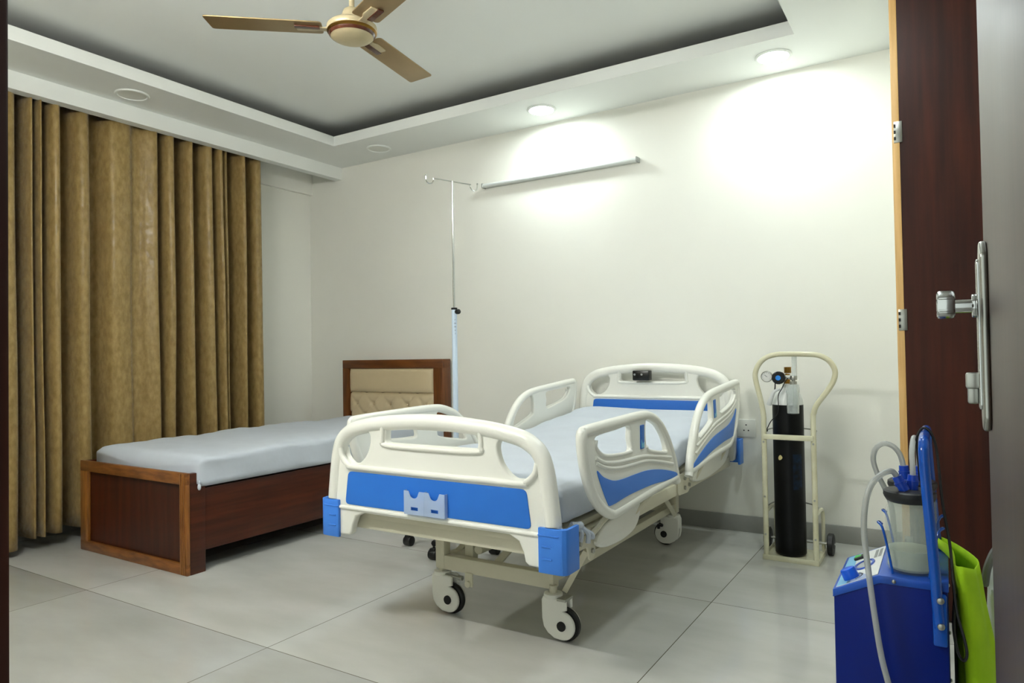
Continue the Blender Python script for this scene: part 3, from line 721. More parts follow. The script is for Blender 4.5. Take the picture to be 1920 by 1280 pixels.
for s_ in (-1, 1):
    k = MB().slab(rpoly([(1.955, 0.372), (1.960, 0.450), (2.06, 0.430), (2.095, 0.415), (2.105, 0.345), (2.085, 0.320), (2.060, 0.322), (2.045, 0.370)], 0.012), thick=0.008, bev=0.002, mtx=YZ(BX + s_ * 0.450)).build('link_bracket', M_frame(), bed)
    each('bolt', M_steel(), k, [MB().cyl((BX + s_ * 0.452, yy, zz), (BX + s_ * 0.462, yy, zz), 0.009, seg=6) for yy, zz in ((1.985, 0.425), (1.985, 0.395), (2.075, 0.352))])
    k = MB().slab(rpoly([(2.955, 0.372), (2.955, 0.46), (3.08, 0.46), (3.12, 0.43), (3.12, 0.385), (3.08, 0.366)], 0.012), thick=0.008, bev=0.002, mtx=YZ(BX + s_ * 0.450)).build('link_bracket', M_frame(), bed)
    each('bolt', M_steel(), k, [MB().cyl((BX + s_ * 0.452, yy, zz), (BX + s_ * 0.462, yy, zz), 0.009, seg=6) for yy, zz in ((3.03, 0.438), (3.03, 0.395), (3.09, 0.40))])
    # sloping lift links from the bracket down to the base
    if s_ > 0: MB().tube([(BX + 0.436, 2.075, 0.352), (BX + 0.295, 2.185, 0.165)], 0.014, seg=4, smooth=False).build('lift_link', M_frame(), bed)
    else: MB().tube([(BX - 0.16, 2.50, 0.38), (BX - 0.235, 2.26, 0.21)], 0.014, seg=4, smooth=False).build('lift_link', M_frame(), bed)
    MB().tube([(BX + s_ * 0.30, 3.10, 0.38), (BX + s_ * 0.27, 3.42, 0.175)], 0.014, seg=4, smooth=False).build('lift_link', M_frame(), bed)
BYF, BYH = 2.175, 3.495
bs = MB()
for s_ in (-1, 1): bs.box((BX + s_ * 0.235 - 0.018, BYF, 0.182), (BX + s_ * 0.235 + 0.018, BYH, 0.218), 0.003)
bs.box((BX - 0.261, BYF - 0.019, 0.167), (BX + 0.261, BYF + 0.019, 0.222), 0.004).box((BX - 0.261, BYH - 0.019, 0.172), (BX + 0.261, BYH + 0.019, 0.222), 0.004)
for s_ in (-1, 1):
    for y in (BYF, BYH): bs.box((BX + s_ * 0.242 - 0.021, y - 0.021, 0.170), (BX + s_ * 0.242 + 0.021, y + 0.021, 0.395 if s_ < 0 or y > 3 else 0.225), 0.003)
bs.build('base_frame', M_frame(), bed)
ms = [MB().box((BX - 0.155, 2.20, 0.20), (BX - 0.115, 2.235, 0.385), 0.003), MB().tube([(BX - 0.02, 2.22, 0.20), (BX + 0.07, 2.45, 0.38)], 0.018, seg=4, smooth=False)]
each('crank_strut', M_frame(), bed, ms)
MB().box((BX - 0.12, 2.150, 0.120), (BX - 0.085, 2.158, 0.172), 0.002).cyl((BX - 0.102, 2.140, 0.132), (BX - 0.102, 2.165, 0.132), 0.012, seg=16).build('pivot_lug', M_frame(), bed)
MB().cyl((BX - 0.09, 2.20, 0.25), (BX - 0.09, 3.3, 0.25), 0.018).build('crank_shaft', M_frame(), bed)

def caster(x, y, d):
    """x, y: stem; d: +1 wheel trails to +x"""
    wx = x + d * 0.045; wz = 0.058
    w = MB()
    R_ = 0.049
    left = [(-0.030, 0.011), (-0.056, 0.026), (-0.072, 0.046), (-0.078, 0.075), (-0.079, 0.138), (-0.073, 0.150), (0.010, 0.149), (0.018, 0.143), (0.018, 0.112), (0.004, 0.108)]
    arc = [(R_ * cos(radians(k)), wz + R_ * sin(radians(k))) for k in range(75, -101, -11)]
    poly = [(wx + d * a, b) for a, b in arc + left]
    if d < 0: poly = poly[::-1]
    for s_ in (-1, 1): w.slab(poly, thick=0.014, bev=0.005, mtx=XZ(y + s_ * 0.021))
    w.box((x - 0.030, y - 0.0275, 0.085), (x + 0.030, y + 0.0275, 0.149), 0.008)
    w.cyl((x, y, 0.144), (x, y, 0.160), 0.034, seg=28, bev=0.004)
    c = w.build('caster', M_abs(), bed)
    MB().cyl((x, y, 0.150), (x, y, 0.185), 0.014, seg=18).build('stem', M_frame(), c)
    MB().lathe((wx, y - 0.0125, wz), [(0.030, 0.0), (0.052, 0.0), (0.058, 0.005), (0.058, 0.020), (0.052, 0.025), (0.030, 0.025)], 36, axis=(0, 1, 0)).build('wheel', M_black(), c)
    each('hub', M_black(), c, [MB().cyl((wx, y + s_ * 0.026, wz), (wx, y + s_ * 0.032, wz), 0.017, seg=14) for s_ in (-1, 1)])
    return c
cst = [caster(BX - 0.242, BYF - 0.005, 1), caster(BX + 0.262, BYF - 0.02, 1), caster(BX - 0.242, BYH, -1), caster(BX + 0.240, BYH, -1)]
MB().cyl((BX - 0.215, BYF - 0.02, 0.150), (BX - 0.150, BYF - 0.02, 0.147), 0.005, seg=10).cyl((BX - 0.152, BYF - 0.02, 0.147), (BX - 0.134, BYF - 0.02, 0.147), 0.009, seg=12).build('brake_lever', M_steel(), cst[0])
MB().box((BX + 0.290, BYF - 0.05, 0.142), (BX + 0.325, BYF + 0.01, 0.152), 0.002).build('brake_lever', M_steel(), cst[1])
MB().box((BX + 0.165, BYH - 0.045, 0.098), (BX + 0.195, BYH - 0.03, 0.110), 0.003).box((BX + 0.165, BYH - 0.045, 0.085), (BX + 0.178, BYH - 0.03, 0.105), 0.003).build('brake_lever', M_black(), cst[3])

def bed_top(y): return 0.592 + (0.0 if y < 2.85 else (y - 2.85) * math.tan(TILT))
def bed_low(y): return 0.462 + (0.0 if y < 2.88 else (y - 2.88) * math.tan(TILT))
hm = mattress(BX - 0.445, BX + 0.445, 1.885, 3.815, bed_low, bed_top, 0.055, 0.009, seed=8.0).build('mattress', M_sheet(), angle=180)
tag(hm, 'grey sheeted mattress on the hospital bed', 'mattress')
k = MB().ball((-0.985, 1.955, 0.462), 0.014, (1.1, 1, 0.9)).ball((-1.003, 1.945, 0.460), 0.013)
k.tube([(-0.985, 1.95, 0.462), (-0.976, 1.955, 0.440), (-0.980, 1.952, 0.412)], 0.007, seg=6).tube([(-0.980, 1.955, 0.460), (-0.965, 1.975, 0.435), (-0.966, 1.975, 0.405)], 0.008, seg=6)
k.tube([(-0.978, 1.96, 0.452), (-0.958, 1.985, 0.435), (-0.955, 1.99, 0.42), (-0.965, 1.98, 0.425)], 0.006, seg=6).tube([(-1.0, 1.93, 0.47), (-0.99, 1.95, 0.465)], 0.008, seg=6)
k.build('sheet_tie', M_sheet(), hm)

# handset clipped in the headboard slot
t = thing('bed_handset', 'small black control handset hooked in the headboard slot', 'remote control', (BX - 0.048, 3.83, 0.838))
MB().box((BX - 0.098, 3.800, 0.838), (BX + 0.004, 3.852, 0.896), 0.006).box((BX - 0.095, 3.845, 0.888), (BX - 0.005, 3.885, 0.895), 0.002).build('casing', M_blackgl(), t)
each('button', mat('grey_button', (150, 152, 150), 0.4), t, [MB().cyl((BX + xx, 3.801, 0.873), (BX + xx, 3.797, 0.873), 0.006, seg=14) for xx in (-0.083, -0.04)])

# socket plate on the back wall beside the bed
t = thing('wall_socket', 'white square socket plate on the back wall behind the bed', 'socket', (-0.944, BW, 0.524))
MB().box((-0.995, BW - 0.012, 0.524), (-0.892, BW, 0.622), 0.004).build('plate', mat('white_socket_plastic', (228, 228, 220), 0.35), t)
each('pin_hole', M_black(), t, [MB().cyl((-0.944 + dx, BW - 0.0125, 0.573 + dz), (-0.944 + dx, BW - 0.0115, 0.573 + dz), 0.004, seg=10) for dx, dz in ((0, 0.018), (-0.012, -0.012), (0.012, -0.012))])

# ================================================================== DRIP STAND
IX, IY = -2.200, 2.945
t = thing('drip_stand', 'tall drip stand with pale blue pole between the two beds', 'drip stand', (IX, IY, 0))
MB().cyl((IX, IY, 0.09), (IX, IY, 1.245), 0.0142, seg=24).build('lower_pole', M_pole(), t)
MB().cyl((IX, IY, 1.243), (IX, IY, 1.254), 0.0165, seg=24, bev=0.002).build('collar', M_black(), t)
MB().cyl((IX + 0.012, IY - 0.004, 1.232), (IX + 0.024, IY - 0.008, 1.232), 0.006, seg=12).cyl((IX + 0.020, IY - 0.006, 1.231), (IX + 0.042, IY - 0.016, 1.231), 0.0135, seg=20, bev=0.004).build('clamp_knob', M_black(), t)
MB().cyl((IX, IY, 1.24), (IX, IY, 1.93), 0.0055, seg=14).build('upper_rod', M_chrome(), t)
dv = Vector((0.33, 0.944, 0)).normalized(); pv = Vector((-dv.y, dv.x, 0))
c = Vector((IX, IY, 1.925)); hk = MB().tube([c - dv * 0.12, c + dv * 0.12], 0.0035, seg=8, smooth=False)
for s_ in (-1, 1):
    e = c + dv * 0.118 * s_
    hk.tube([e, e + Vector((0, 0, -0.012)), e + dv * s_ * 0.010 + Vector((0, 0, -0.026)), e + dv * s_ * 0.028 + Vector((0, 0, -0.030)), e + dv * s_ * 0.043 + Vector((0, 0, -0.018)), e + dv * s_ * 0.046 + Vector((0, 0, 0.008))], 0.0035, seg=8)
    hk.ball(e + dv * s_ * 0.046 + Vector((0, 0, 0.010)), 0.005)
hk.build('hook_bar', M_chrome(), t)
MB().lathe((IX, IY, 0.07), [(0.0, 0.06), (0.018, 0.06), (0.022, 0.05), (0.04, 0.035), (0.045, 0.0), (0.0, 0.0)], 24).build('base_hub', M_black(), t)
for k_ in range(5):
    a = radians(-80 + 72 * k_); d = Vector((cos(a), sin(a), 0)); e = Vector((IX, IY, 0.078)) + d * 0.26
    lg = MB().tube([Vector((IX, IY, 0.095)) + d * 0.03, Vector((IX, IY, 0.088)) + d * 0.15, e], 0.015, seg=8).build('base_leg', M_blackgl(), t)
    MB().cyl(e + Vector((0, 0, -0.012)), e + Vector((0, 0, -0.04)), 0.006, seg=10).box(e + Vector((-0.016, -0.018, -0.050)), e + Vector((0.016, 0.018, -0.020)), 0.006).cyl(e + Vector((-0.022, 0, -0.052)), e + Vector((0.022, 0, -0.052)), 0.026, seg=22, bev=0.004).build('caster', M_black(), lg)
def text_mesh(body, size, mtx, name, m_, parent):
    cu = bpy.data.curves.new('tmp', 'FONT'); cu.body = body; cu.size = size; cu.extrude = 0.0002; cu.align_x = 'CENTER'; cu.align_y = 'CENTER'
    ob = bpy.data.objects.new('tmp', cu); COL.objects.link(ob); dg = bpy.context.evaluated_depsgraph_get()
    me = bpy.data.meshes.new_from_object(ob.evaluated_get(dg), depsgraph=dg); bpy.data.objects.remove(ob); bpy.data.curves.remove(cu)
    t_ = bmesh.new(); t_.from_mesh(me); bpy.data.meshes.remove(me); bmesh.ops.transform(t_, matrix=mtx, verts=t_.verts[:])
    mb = MB(); mb.add(t_); return mb
let = MB(); vdir = Vector((0 - IX, 0 - IY, 0)).normalized(); va_ = atan2(vdir.y, vdir.x) + 0.25
for k_, chs in enumerate(('r', 'm', 'm', 's', 'l')):
    Rm = Matrix.Translation((IX + 0.0146 * cos(va_), IY + 0.0146 * sin(va_), 1.190 - k_ * 0.0185)) @ Matrix.Rotation(va_ + pi / 2, 4, 'Z') @ Matrix.Rotation(pi / 2, 4, 'X')
    let.add(text_mesh(chs, 0.014, Rm, '', None, None).bm)
let.build('lettering', mat('dark_print', (60, 66, 74), 0.5), t)

# ================================================================== OXYGEN CYLINDER ON ITS TROLLEY
CX, CY = -0.662, 3.60
t = thing('cylinder_trolley', 'cream tubular two-wheel trolley holding the black oxygen cylinder', 'trolley', (-0.64, 3.56, 0))
xl, xr, yf = -0.752, -0.530, 3.482
path = [(xl, yf, 0.012), (xl, yf, 0.30), (xl, yf, 0.62), (xl, yf, 0.690), (xl - 0.012, yf, 0.765), (-0.784, yf, 0.855), (-0.785, yf, 0.895), (-0.768, yf, 0.935), (-0.735, yf, 0.966), (-0.690, yf, 0.980), (-0.640, yf, 0.982), (-0.560, yf, 0.980), (-0.500, yf, 0.974), (-0.455, yf, 0.948), (-0.432, yf, 0.905), (-0.437, yf, 0.862), (-0.462, yf, 0.815), (-0.512, yf, 0.745), (-0.526, yf, 0.705), (xr, yf, 0.660), (xr, yf, 0.30), (xr, yf, 0.012)]
MB().tube(path, 0.0125, seg=14, n=5).build('handle_frame', M_cart(), t)
MB().box((xl, yf - 0.018, 0.575), (xr, yf - 0.010, 0.600), 0.002).build('front_crossbar', M_cart(), t)
MB().box((xl - 0.012, yf - 0.014, 0.0), (xr + 0.012, yf + 0.235, 0.006)).box((xl - 0.014, yf - 0.018, 0.0), (xr + 0.014, yf - 0.013, 0.024), 0.001).box((xr + 0.010, yf - 0.018, 0.0), (xr + 0.014, yf + 0.235, 0.024), 0.001).box((xl - 0.014, yf - 0.018, 0.0), (xl - 0.010, yf + 0.235, 0.024), 0.001).build('base_plate', M_cart(), t)
each('rear_brace', M_cart(), t, [MB().tube([(xx, yf + 0.01, 0.225), (xx, yf + 0.16, 0.225), (xx, yf + 0.222, 0.19), (xx, yf + 0.228, 0.012)], 0.009, seg=8) for xx in (xl, xr)])
for zz in (0.612, 0.245):
    MB().tube([(xl, yf, zz), (xl + 0.005, 3.60, zz), (-0.72, 3.675, zz), (CX, 3.690, zz), (-0.60, 3.675, zz), (xr - 0.005, 3.60, zz), (xr, yf, zz)], 0.0035, seg=6).build('retaining_ring', M_steel(), t)
each('bolt', M_steel(), t, [MB().cyl((xx, yf - 0.010, zz), (xx, yf - 0.015, zz), 0.005, seg=8) for zz in (0.562, 0.30, 0.12) for xx in (xl, xr)])
MB().cyl((xl - 0.06, 3.69, 0.052), (xr + 0.055, 3.69, 0.052), 0.006, seg=10).build('axle', M_steel(), t)
for x0 in (xl - 0.050, xr + 0.022):
    w_ = MB().lathe((x0, 3.69, 0.052), [(0.020, 0.0), (0.045, 0.0), (0.052, 0.004), (0.052, 0.024), (0.045, 0.028), (0.020, 0.028)], 30, axis=(1, 0, 0)).build('wheel', M_black(), t)
    MB().cyl((x0 - 0.002, 3.69, 0.052), (x0 + 0.030, 3.69, 0.052), 0.021, seg=16).build('hub', mat('dark_grey_hub', (70, 70, 70), 0.5), w_)

t = thing('oxygen_cylinder', 'black oxygen cylinder with gauge, regulator and humidifier bottle', 'gas cylinder', (CX, CY, 0.006))
z0 = 0.007; r_ = 0.0715
tb = bmesh.new(); V = []
for k_ in range(13):
    a = radians(-66 + 3.2 * k_); V.append([tb.verts.new((CX + (r_ + 0.0006) * cos(a), CY + (r_ + 0.0006) * sin(a), z_)) for z_ in (0.33, 0.50)])
for A_, B_ in zip(V, V[1:]): tb.faces.new((A_[0], B_[0], B_[1], A_[1]))
fl = MB(); fl.add(tb); fl.build('worn_print', mat('worn_blue_print', (8, 34, 58), 0.4, rgb2=(9, 10, 12), vscale=34, spec=0.25), t)
MB().lathe((CX, CY, 0), [(0.0, z0), (r_ - 0.008, z0), (r_, z0 + 0.010), (r_, 0.735)], 48).build('body', mat('black_cylinder_paint', (8, 9, 10), 0.36, var=0.1, spec=0.25), t)
MB().lathe((CX, CY, 0), [(r_, 0.734), (r_ - 0.002, 0.755), (r_ - 0.012, 0.785), (r_ - 0.030, 0.806), (0.026, 0.818), (0.022, 0.836), (0.0, 0.838)], 48).build('shoulder', mat('white_cylinder_paint', (222, 224, 220), 0.35, var=0.05), t)
MB().cyl((CX, CY, 0.835), (CX, CY, 0.862), 0.016, seg=6).cyl((CX, CY, 0.862), (CX + 0.003, CY, 0.885), 0.011, seg=14).cyl((CX + 0.003, CY, 0.888), (CX + 0.003, CY, 0.918), 0.017, seg=8, bev=0.002).build('valve', M_brass(), t)
ry = CY - 0.062
MB().cyl((CX - 0.008, CY, 0.872), (CX - 0.008, ry, 0.872), 0.010, seg=12).cyl((CX - 0.012, ry - 0.006, 0.870), (CX + 0.052, ry - 0.006, 0.872), 0.010, seg=12).build('regulator_body', M_chrome(), t)
kb = MB().lathe((CX - 0.022, ry - 0.012, 0.868), [(0.0, 0.0), (0.028, 0.0), (0.031, 0.004), (0.031, 0.024), (0.027, 0.028), (0.0, 0.028)], 18, axis=(0, -1, 0)).build('regulator_knob', M_blackgl(), t)
MB().cyl((CX - 0.022, ry - 0.040, 0.868), (CX - 0.022, ry - 0.0425, 0.868), 0.012, seg=24).build('blue_button', mat('bright_blue_plastic', (40, 140, 232), 0.35), kb)
gx, gz = CX - 0.076, 0.874
gg = MB().lathe((gx, ry - 0.012, gz), [(0.0, 0.0), (0.026, 0.0), (0.027, 0.004), (0.027, 0.024), (0.024, 0.026), (0.023, 0.022)], 32, axis=(0, -1, 0)).cyl((gx, ry - 0.002, gz), (CX, ry - 0.004, 0.872), 0.006, seg=10).build('pressure_gauge', M_steel(), t)
MB().cyl((gx, ry - 0.033, gz), (gx, ry - 0.035, gz), 0.0235, seg=32).build('dial_face', mat('white_dial', (226, 226, 222), 0.4), gg)
q = MB().box((gx - 0.012, ry - 0.0365, gz - 0.0008), (gx + 0.003, ry - 0.035, gz + 0.0012), rot=Matrix.Rotation(radians(38), 3, 'Y'), piv=(gx, ry, gz))
for k_ in range(9):
    a = radians(-40 + k_ * 32.5); q.box((gx + 0.0185 * cos(a) - 0.001, ry - 0.0360, gz + 0.0185 * sin(a) - 0.001), (gx + 0.0185 * cos(a) + 0.001, ry - 0.035, gz + 0.0185 * sin(a) + 0.001))
q.build('needle', M_black(), gg)
hx, hy = CX + 0.040, CY - 0.088
MB().cyl((hx + 0.004, hy, 0.838), (hx + 0.004, hy, 0.852), 0.016, seg=18).cyl((hx + 0.006, hy, 0.858), (hx + 0.006, hy, 0.878), 0.016, seg=18, bev=0.002).cyl((hx + 0.005, hy, 0.85), (hx + 0.005, hy, 0.862), 0.009, seg=14).build('flow_fitting', M_steel(), t)
MB().lathe((hx + 0.010, hy, 0.878), [(0.0, 0), (0.0115, 0), (0.0115, 0.100), (0.009, 0.105), (0.0, 0.105)], 24).build('flow_tube', M_clear(), t)
MB().lathe((hx, hy, 0), [(0.0, 0.838), (0.028, 0.836), (0.031, 0.820), (0.031, 0.800), (0.029, 0.795), (0.027, 0.700), (0.022, 0.697), (0.0, 0.697), (0.0, 0.699), (0.0205, 0.700), (0.0255, 0.703), (0.0275, 0.796), (0.029, 0.80), (0.029, 0.82), (0.026, 0.833), (0.0, 0.834)], 32).build('humidifier_bottle', M_clear(), t)
MB().cyl((hx + 0.004, hy, 0.835), (hx + 0.004, hy, 0.725), 0.003, seg=10).cyl((hx + 0.004, hy, 0.725), (hx + 0.004, hy, 0.718), 0.006, seg=10).build('dip_tube', M_clear(), t)
q = MB().tube([(CX - 0.045, CY - 0.055, 0.845), (CX - 0.043, CY - 0.075, 0.815), (CX - 0.047, CY - 0.078, 0.80)], 0.003, seg=6)
q.tube([(CX + 0.018, CY - 0.075, 0.868), (CX + 0.004, CY - 0.082, 0.845), (CX - 0.010, CY - 0.084, 0.815), (CX - 0.028, CY - 0.078, 0.780), (CX - 0.030, CY - 0.080, 0.70), (CX - 0.068, CY - 0.060, 0.655), (CX - 0.088, CY - 0.07, 0.612)], 0.0022, seg=6)
q.ball((CX - 0.088, CY - 0.07, 0.610), 0.007)
q.build('retaining_cord', M_black(), t)
MB().tube([(CX - 0.020, CY - 0.075, 0.815), (CX - 0.045, CY - 0.082, 0.800), (CX - 0.060, CY - 0.08, 0.77), (CX - 0.072, CY - 0.075, 0.735)], 0.010, seg=8, rr=lambda f: 0.006 + 0.006 * f).build('white_tag', M_whitebag(), t)
MB().slab(sp2([(0.0, 0.0), (0.012, 0.004), (0.018, 0.014), (0.010, 0.024), (0.002, 0.022), (-0.004, 0.010)], 3), thick=0.001, bev=0.0002, mtx=Matrix.Translation((CX - 0.032, CY - 0.0705, 0.470)) @ Matrix.Rotation(radians(-24), 4, 'Z') @ XZ(0)).build('paint_chip', mat('pale_yellow_chip', (214, 200, 140), 0.6), t)

# ================================================================== SUCTION MACHINE
SX0, SX1, SY0, SY1 = -0.238, -0.008, 1.80, 2.09
RXG, ZL, ZR = -0.142, 0.432, 0.480
t = thing('suction_machine', 'blue electric suction machine cabinet with sloped control panel', 'suction machine', ((SX0 + SX1) / 2, 1.95, 0))
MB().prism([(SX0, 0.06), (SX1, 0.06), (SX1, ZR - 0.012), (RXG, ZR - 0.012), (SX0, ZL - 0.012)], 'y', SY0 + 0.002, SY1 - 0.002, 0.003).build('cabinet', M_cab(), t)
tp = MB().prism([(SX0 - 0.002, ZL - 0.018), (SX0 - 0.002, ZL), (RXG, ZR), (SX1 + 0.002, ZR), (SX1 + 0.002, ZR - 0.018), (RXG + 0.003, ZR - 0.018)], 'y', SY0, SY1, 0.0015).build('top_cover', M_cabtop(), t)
sl = atan2(ZR - ZL, RXG - SX0); ux = Vector((cos(sl), 0, sin(sl))); nz_ = Vector((-sin(sl), 0, cos(sl)))
LL = (Vector((RXG, 0, ZR)) - Vector((SX0, 0, ZL))).length
def pan(a, b, h=0.0):  # point on the sloped panel: a along the slope, b from the front edge
    return Vector((SX0, SY0, ZL)) + ux * a + Vector((0, b, 0)) + nz_ * h
PM = Matrix((( ux.x, 0, nz_.x, SX0), (0, 1, 0, SY0), (ux.z, 0, nz_.z, ZL), (0, 0, 0, 1)))
def flat(poly, h, th): return MB().slab(poly, thick=th, bev=0.0001, mtx=PM @ Matrix.Translation((0, 0, h)))
pnl = flat([(0.006, 0.008), (LL - 0.002, 0.008), (LL - 0.002, 0.275), (0.006, 0.275)], 0.001, 0.0016).build('control_panel', mat('white_panel_print', (226, 228, 224), 0.35), t)
flat([(0.007, 0.010), (0.040, 0.010), (0.036, 0.11), (0.030, 0.274), (0.007, 0.274)], 0.002, 0.0006).build('blue_print', mat('sky_blue_print', (120, 186, 222), 0.35), pnl)
flat([(0.030, 0.010), (LL - 0.02, 0.010), (LL - 0.05, 0.075), (0.036, 0.085)], 0.002, 0.0006).build('grey_print', mat('grey_blue_print', (150, 166, 196), 0.35), pnl)
ring = [(0.062 + 0.026 * cos(2 * pi * k_ / 32), 0.138 + 0.040 * sin(2 * pi * k_ / 32)) for k_ in range(32)]
rin = [(0.062 + 0.020 * cos(2 * pi * k_ / 32), 0.138 + 0.033 * sin(2 * pi * k_ / 32)) for k_ in range(32)]
MB().slab(ring, [rin], 0.004, 0.0005, PM @ Matrix.Translation((0, 0, 0.003))).build('gauge_rim', mat('blue_print', (60, 90, 180), 0.35), pnl)
flat(rin, 0.0022, 0.0006).build('gauge_face', mat('grey_gauge_face', (190, 194, 190), 0.25), pnl)
a = pan(0.040, 0.046); b = pan(0.040, 0.046, 0.026)
kb = MB().cyl(a, b, 0.019, 0.017, seg=28, bev=0.003).build('dial_knob', mat('bright_blue_knob', (14, 92, 220), 0.3), pnl)
q = MB()
for k_ in range(14):
    a1 = radians(-60 + k_ * 10); q.box((0.040 + 0.026 * cos(a1) - 0.0014, 0.046 + 0.026 * sin(a1) - 0.0014, 0.0022), (0.040 + 0.026 * cos(a1) + 0.0014, 0.046 + 0.026 * sin(a1) + 0.0014, 0.0030))
bmesh.ops.transform(q.bm, matrix=PM, verts=q.bm.verts[:]); q.build('dial_scale', mat('dark_grey_print', (60, 62, 66), 0.5), pnl)
MB().slab(rrect(0.028, 0.212, 0.062, 0.240, 0.003), thick=0.008, bev=0.002, mtx=PM @ Matrix.Translation((0, 0, 0.004))).build('switch_bezel', M_black(), pnl)
MB().slab(rrect(0.030, 0.218, 0.058, 0.240, 0.003), thick=0.012, bev=0.003, mtx=PM @ Matrix.Translation((0, 0, 0.009)) @ Matrix.Rotation(0.15, 4, 'Y')).build('power_switch', mat('green_switch', (60, 178, 70), 0.3), pnl)
q = MB()
for k_ in range(9):
    for c_ in range(2):
        y_ = 0.180 + k_ * 0.009; q.box((LL - 0.026 + c_ * 0.011, y_, 0.0020), (LL - 0.018 + c_ * 0.011, y_ + 0.004, 0.0026))
bmesh.ops.transform(q.bm, matrix=PM, verts=q.bm.verts[:]); q.build('small_print', mat('light_grey_print', (150, 152, 150), 0.5), pnl)
each('screw', M_steel(), t, [MB().ball((-0.112, SY0 - 0.001, ZR - 0.010), 0.0045, (1, 0.6, 1), 12)] + [MB().ball((SX1 + 0.002, SY0 + 0.03, z_), 0.004, (0.6, 1, 1), 12) for z_ in (0.470, 0.365, 0.26)])
# tubular handle bolted on both sides
HXb, HXt = -0.024, -0.046
hd = MB()
yfh, ybh = SY0 - 0.011, SY1 + 0.011
hd.tube([(HXb, yfh, 0.385), (HXb - 0.004, yfh, 0.44), (HXb - 0.008, yfh, 0.52), (HXt + 0.004, yfh, 0.68), (HXt, yfh + 0.002, 0.757), (HXt, yfh + 0.012, 0.781), (HXt, yfh + 0.04, 0.792), (HXt, (yfh + ybh) / 2, 0.794), (HXt, ybh - 0.04, 0.792), (HXt, ybh - 0.012, 0.781), (HXt, ybh - 0.002, 0.757), (HXt + 0.004, ybh, 0.68), (HXb - 0.008, ybh, 0.52), (HXb, ybh, 0.44), (HXb, ybh, 0.385)], 0.0112, seg=14)
for y_ in (yfh + 0.002, ybh - 0.002): hd.box((HXb - 0.014, y_ - 0.006, 0.345), (HXb + 0.014, y_ + 0.006, 0.46), 0.005)
hd = hd.build('carry_handle', M_handle(), t)
each('bolt', M_steel(), hd, [MB().cyl((HXb + 0.002, yfh - 0.004, z_), (HXb + 0.002, yfh - 0.014, z_), 0.0075, seg=20, bev=0.003) for z_ in (0.448, 0.392)])
# wire clips that hold the jars
for jy in (1.875, 2.018):
    for s_ in (-1, 1):
        jx = -0.079
        MB().tube([(jx + s_ * 0.036, jy - 0.050, 0.481), (jx + s_ * 0.044, jy - 0.048, 0.53), (jx + s_ * 0.052, jy - 0.044, 0.570), (jx + s_ * 0.058, jy - 0.036, 0.586), (jx + s_ * 0.066, jy - 0.022, 0.590), (jx + s_ * 0.064, jy - 0.008, 0.588), (jx + s_ * 0.058, jy - 0.012, 0.584)], 0.0027, seg=8).build('jar_clip', M_handle(), t)
for x_ in (SX0 + 0.03, SX1 - 0.03):
    for y_ in (SY0 + 0.04, SY1 - 0.04): MB().cyl((x_ - 0.012, y_, 0.028), (x_ + 0.012, y_, 0.028), 0.028, seg=20).box((x_ - 0.008, y_ - 0.008, 0.03), (x_ + 0.008, y_ + 0.008, 0.062)).build('caster', M_black(), t)

def jar(jx, jy, label, liquid):
    j = thing('suction_jar', label, 'jar', (jx, jy, ZR + 0.001), 'glass suction jars')
    zb = ZR + 0.001; R_ = 0.0525
    MB().lathe((jx, jy, zb), [(0.0, 0.0), (R_ - 0.006, 0.0), (R_, 0.008), (R_, 0.135), (R_ - 0.004, 0.148), (R_ - 0.010, 0.155), (R_ - 0.010, 0.168), (R_ - 0.013, 0.168), (R_ - 0.013, 0.154), (R_ - 0.007, 0.146), (R_ - 0.003, 0.134), (R_ - 0.003, 0.010), (R_ - 0.008, 0.004), (0.0, 0.004)], 48).build('glass_body', M_glass(), j)
    if liquid:
        MB().lathe((jx, jy, zb), [(0.0, 0.0045), (R_ - 0.009, 0.0045), (R_ - 0.0035, 0.011), (R_ - 0.0035, 0.052), (0.0, 0.052)], 48).build('liquid', mat('cloudy_water', (186, 196, 178), 0.2, alpha=0.88), j)
    MB().lathe((jx, jy, zb), [(0.0, 0.160), (R_ - 0.007, 0.160), (R_ - 0.003, 0.163), (R_ + 0.001, 0.170), (R_ + 0.003, 0.176), (R_ + 0.002, 0.184), (R_ - 0.002, 0.187), (0.0, 0.187)], 48).build('lid', mat('black_jar_rubber', (34, 35, 36), 0.45, var=0.08), j)
    return j
JX = -0.079; ZLID = ZR + 0.188
blue = mat('deep_blue_plastic', (10, 62, 176), 0.3)
def connector(j, x, y, z, tilt, h, name='hose_connector'):
    q = MB(); d = Vector((sin(tilt), 0, cos(tilt))); p = Vector((x, y, z))
    q.cyl(p, p + d * h * 0.55, 0.0115, seg=16).cyl(p + d * h * 0.55, p + d * h * 0.62, 0.0135, seg=16).cyl(p + d * h * 0.62, p + d * h, 0.0115, 0.0105, seg=16)
    q.box(p + d * h * 0.45 + Vector((-0.012, -0.008, -0.006)), p + d * h * 0.45 + Vector((0.012, 0.008, 0.006)), 0.002)
    q.build(name, blue, j); return p + d * h
j1 = jar(JX, 1.875, 'front glass suction jar holding cloudy liquid on the blue machine', True)
e1 = connector(j1, -0.088, 1.858, ZLID, radians(-26), 0.036)
e2 = connector(j1, -0.073, 1.885, ZLID, radians(2), 0.034)
j2 = jar(JX, 2.018, 'rear glass suction jar standing behind the first jar', False)
e3 = connector(j2, -0.094, 2.012, ZLID, radians(-4), 0.036)
e4 = connector(j2, -0.064, 2.018, ZLID, radians(2), 0.036)
def hose(pts, r, label, n=8):
    o = MB().tube(pts, r, seg=12, n=n).build('suction_hose', M_tube(), angle=60)
    return tag(o, label, 'hose', 'clear suction hoses')
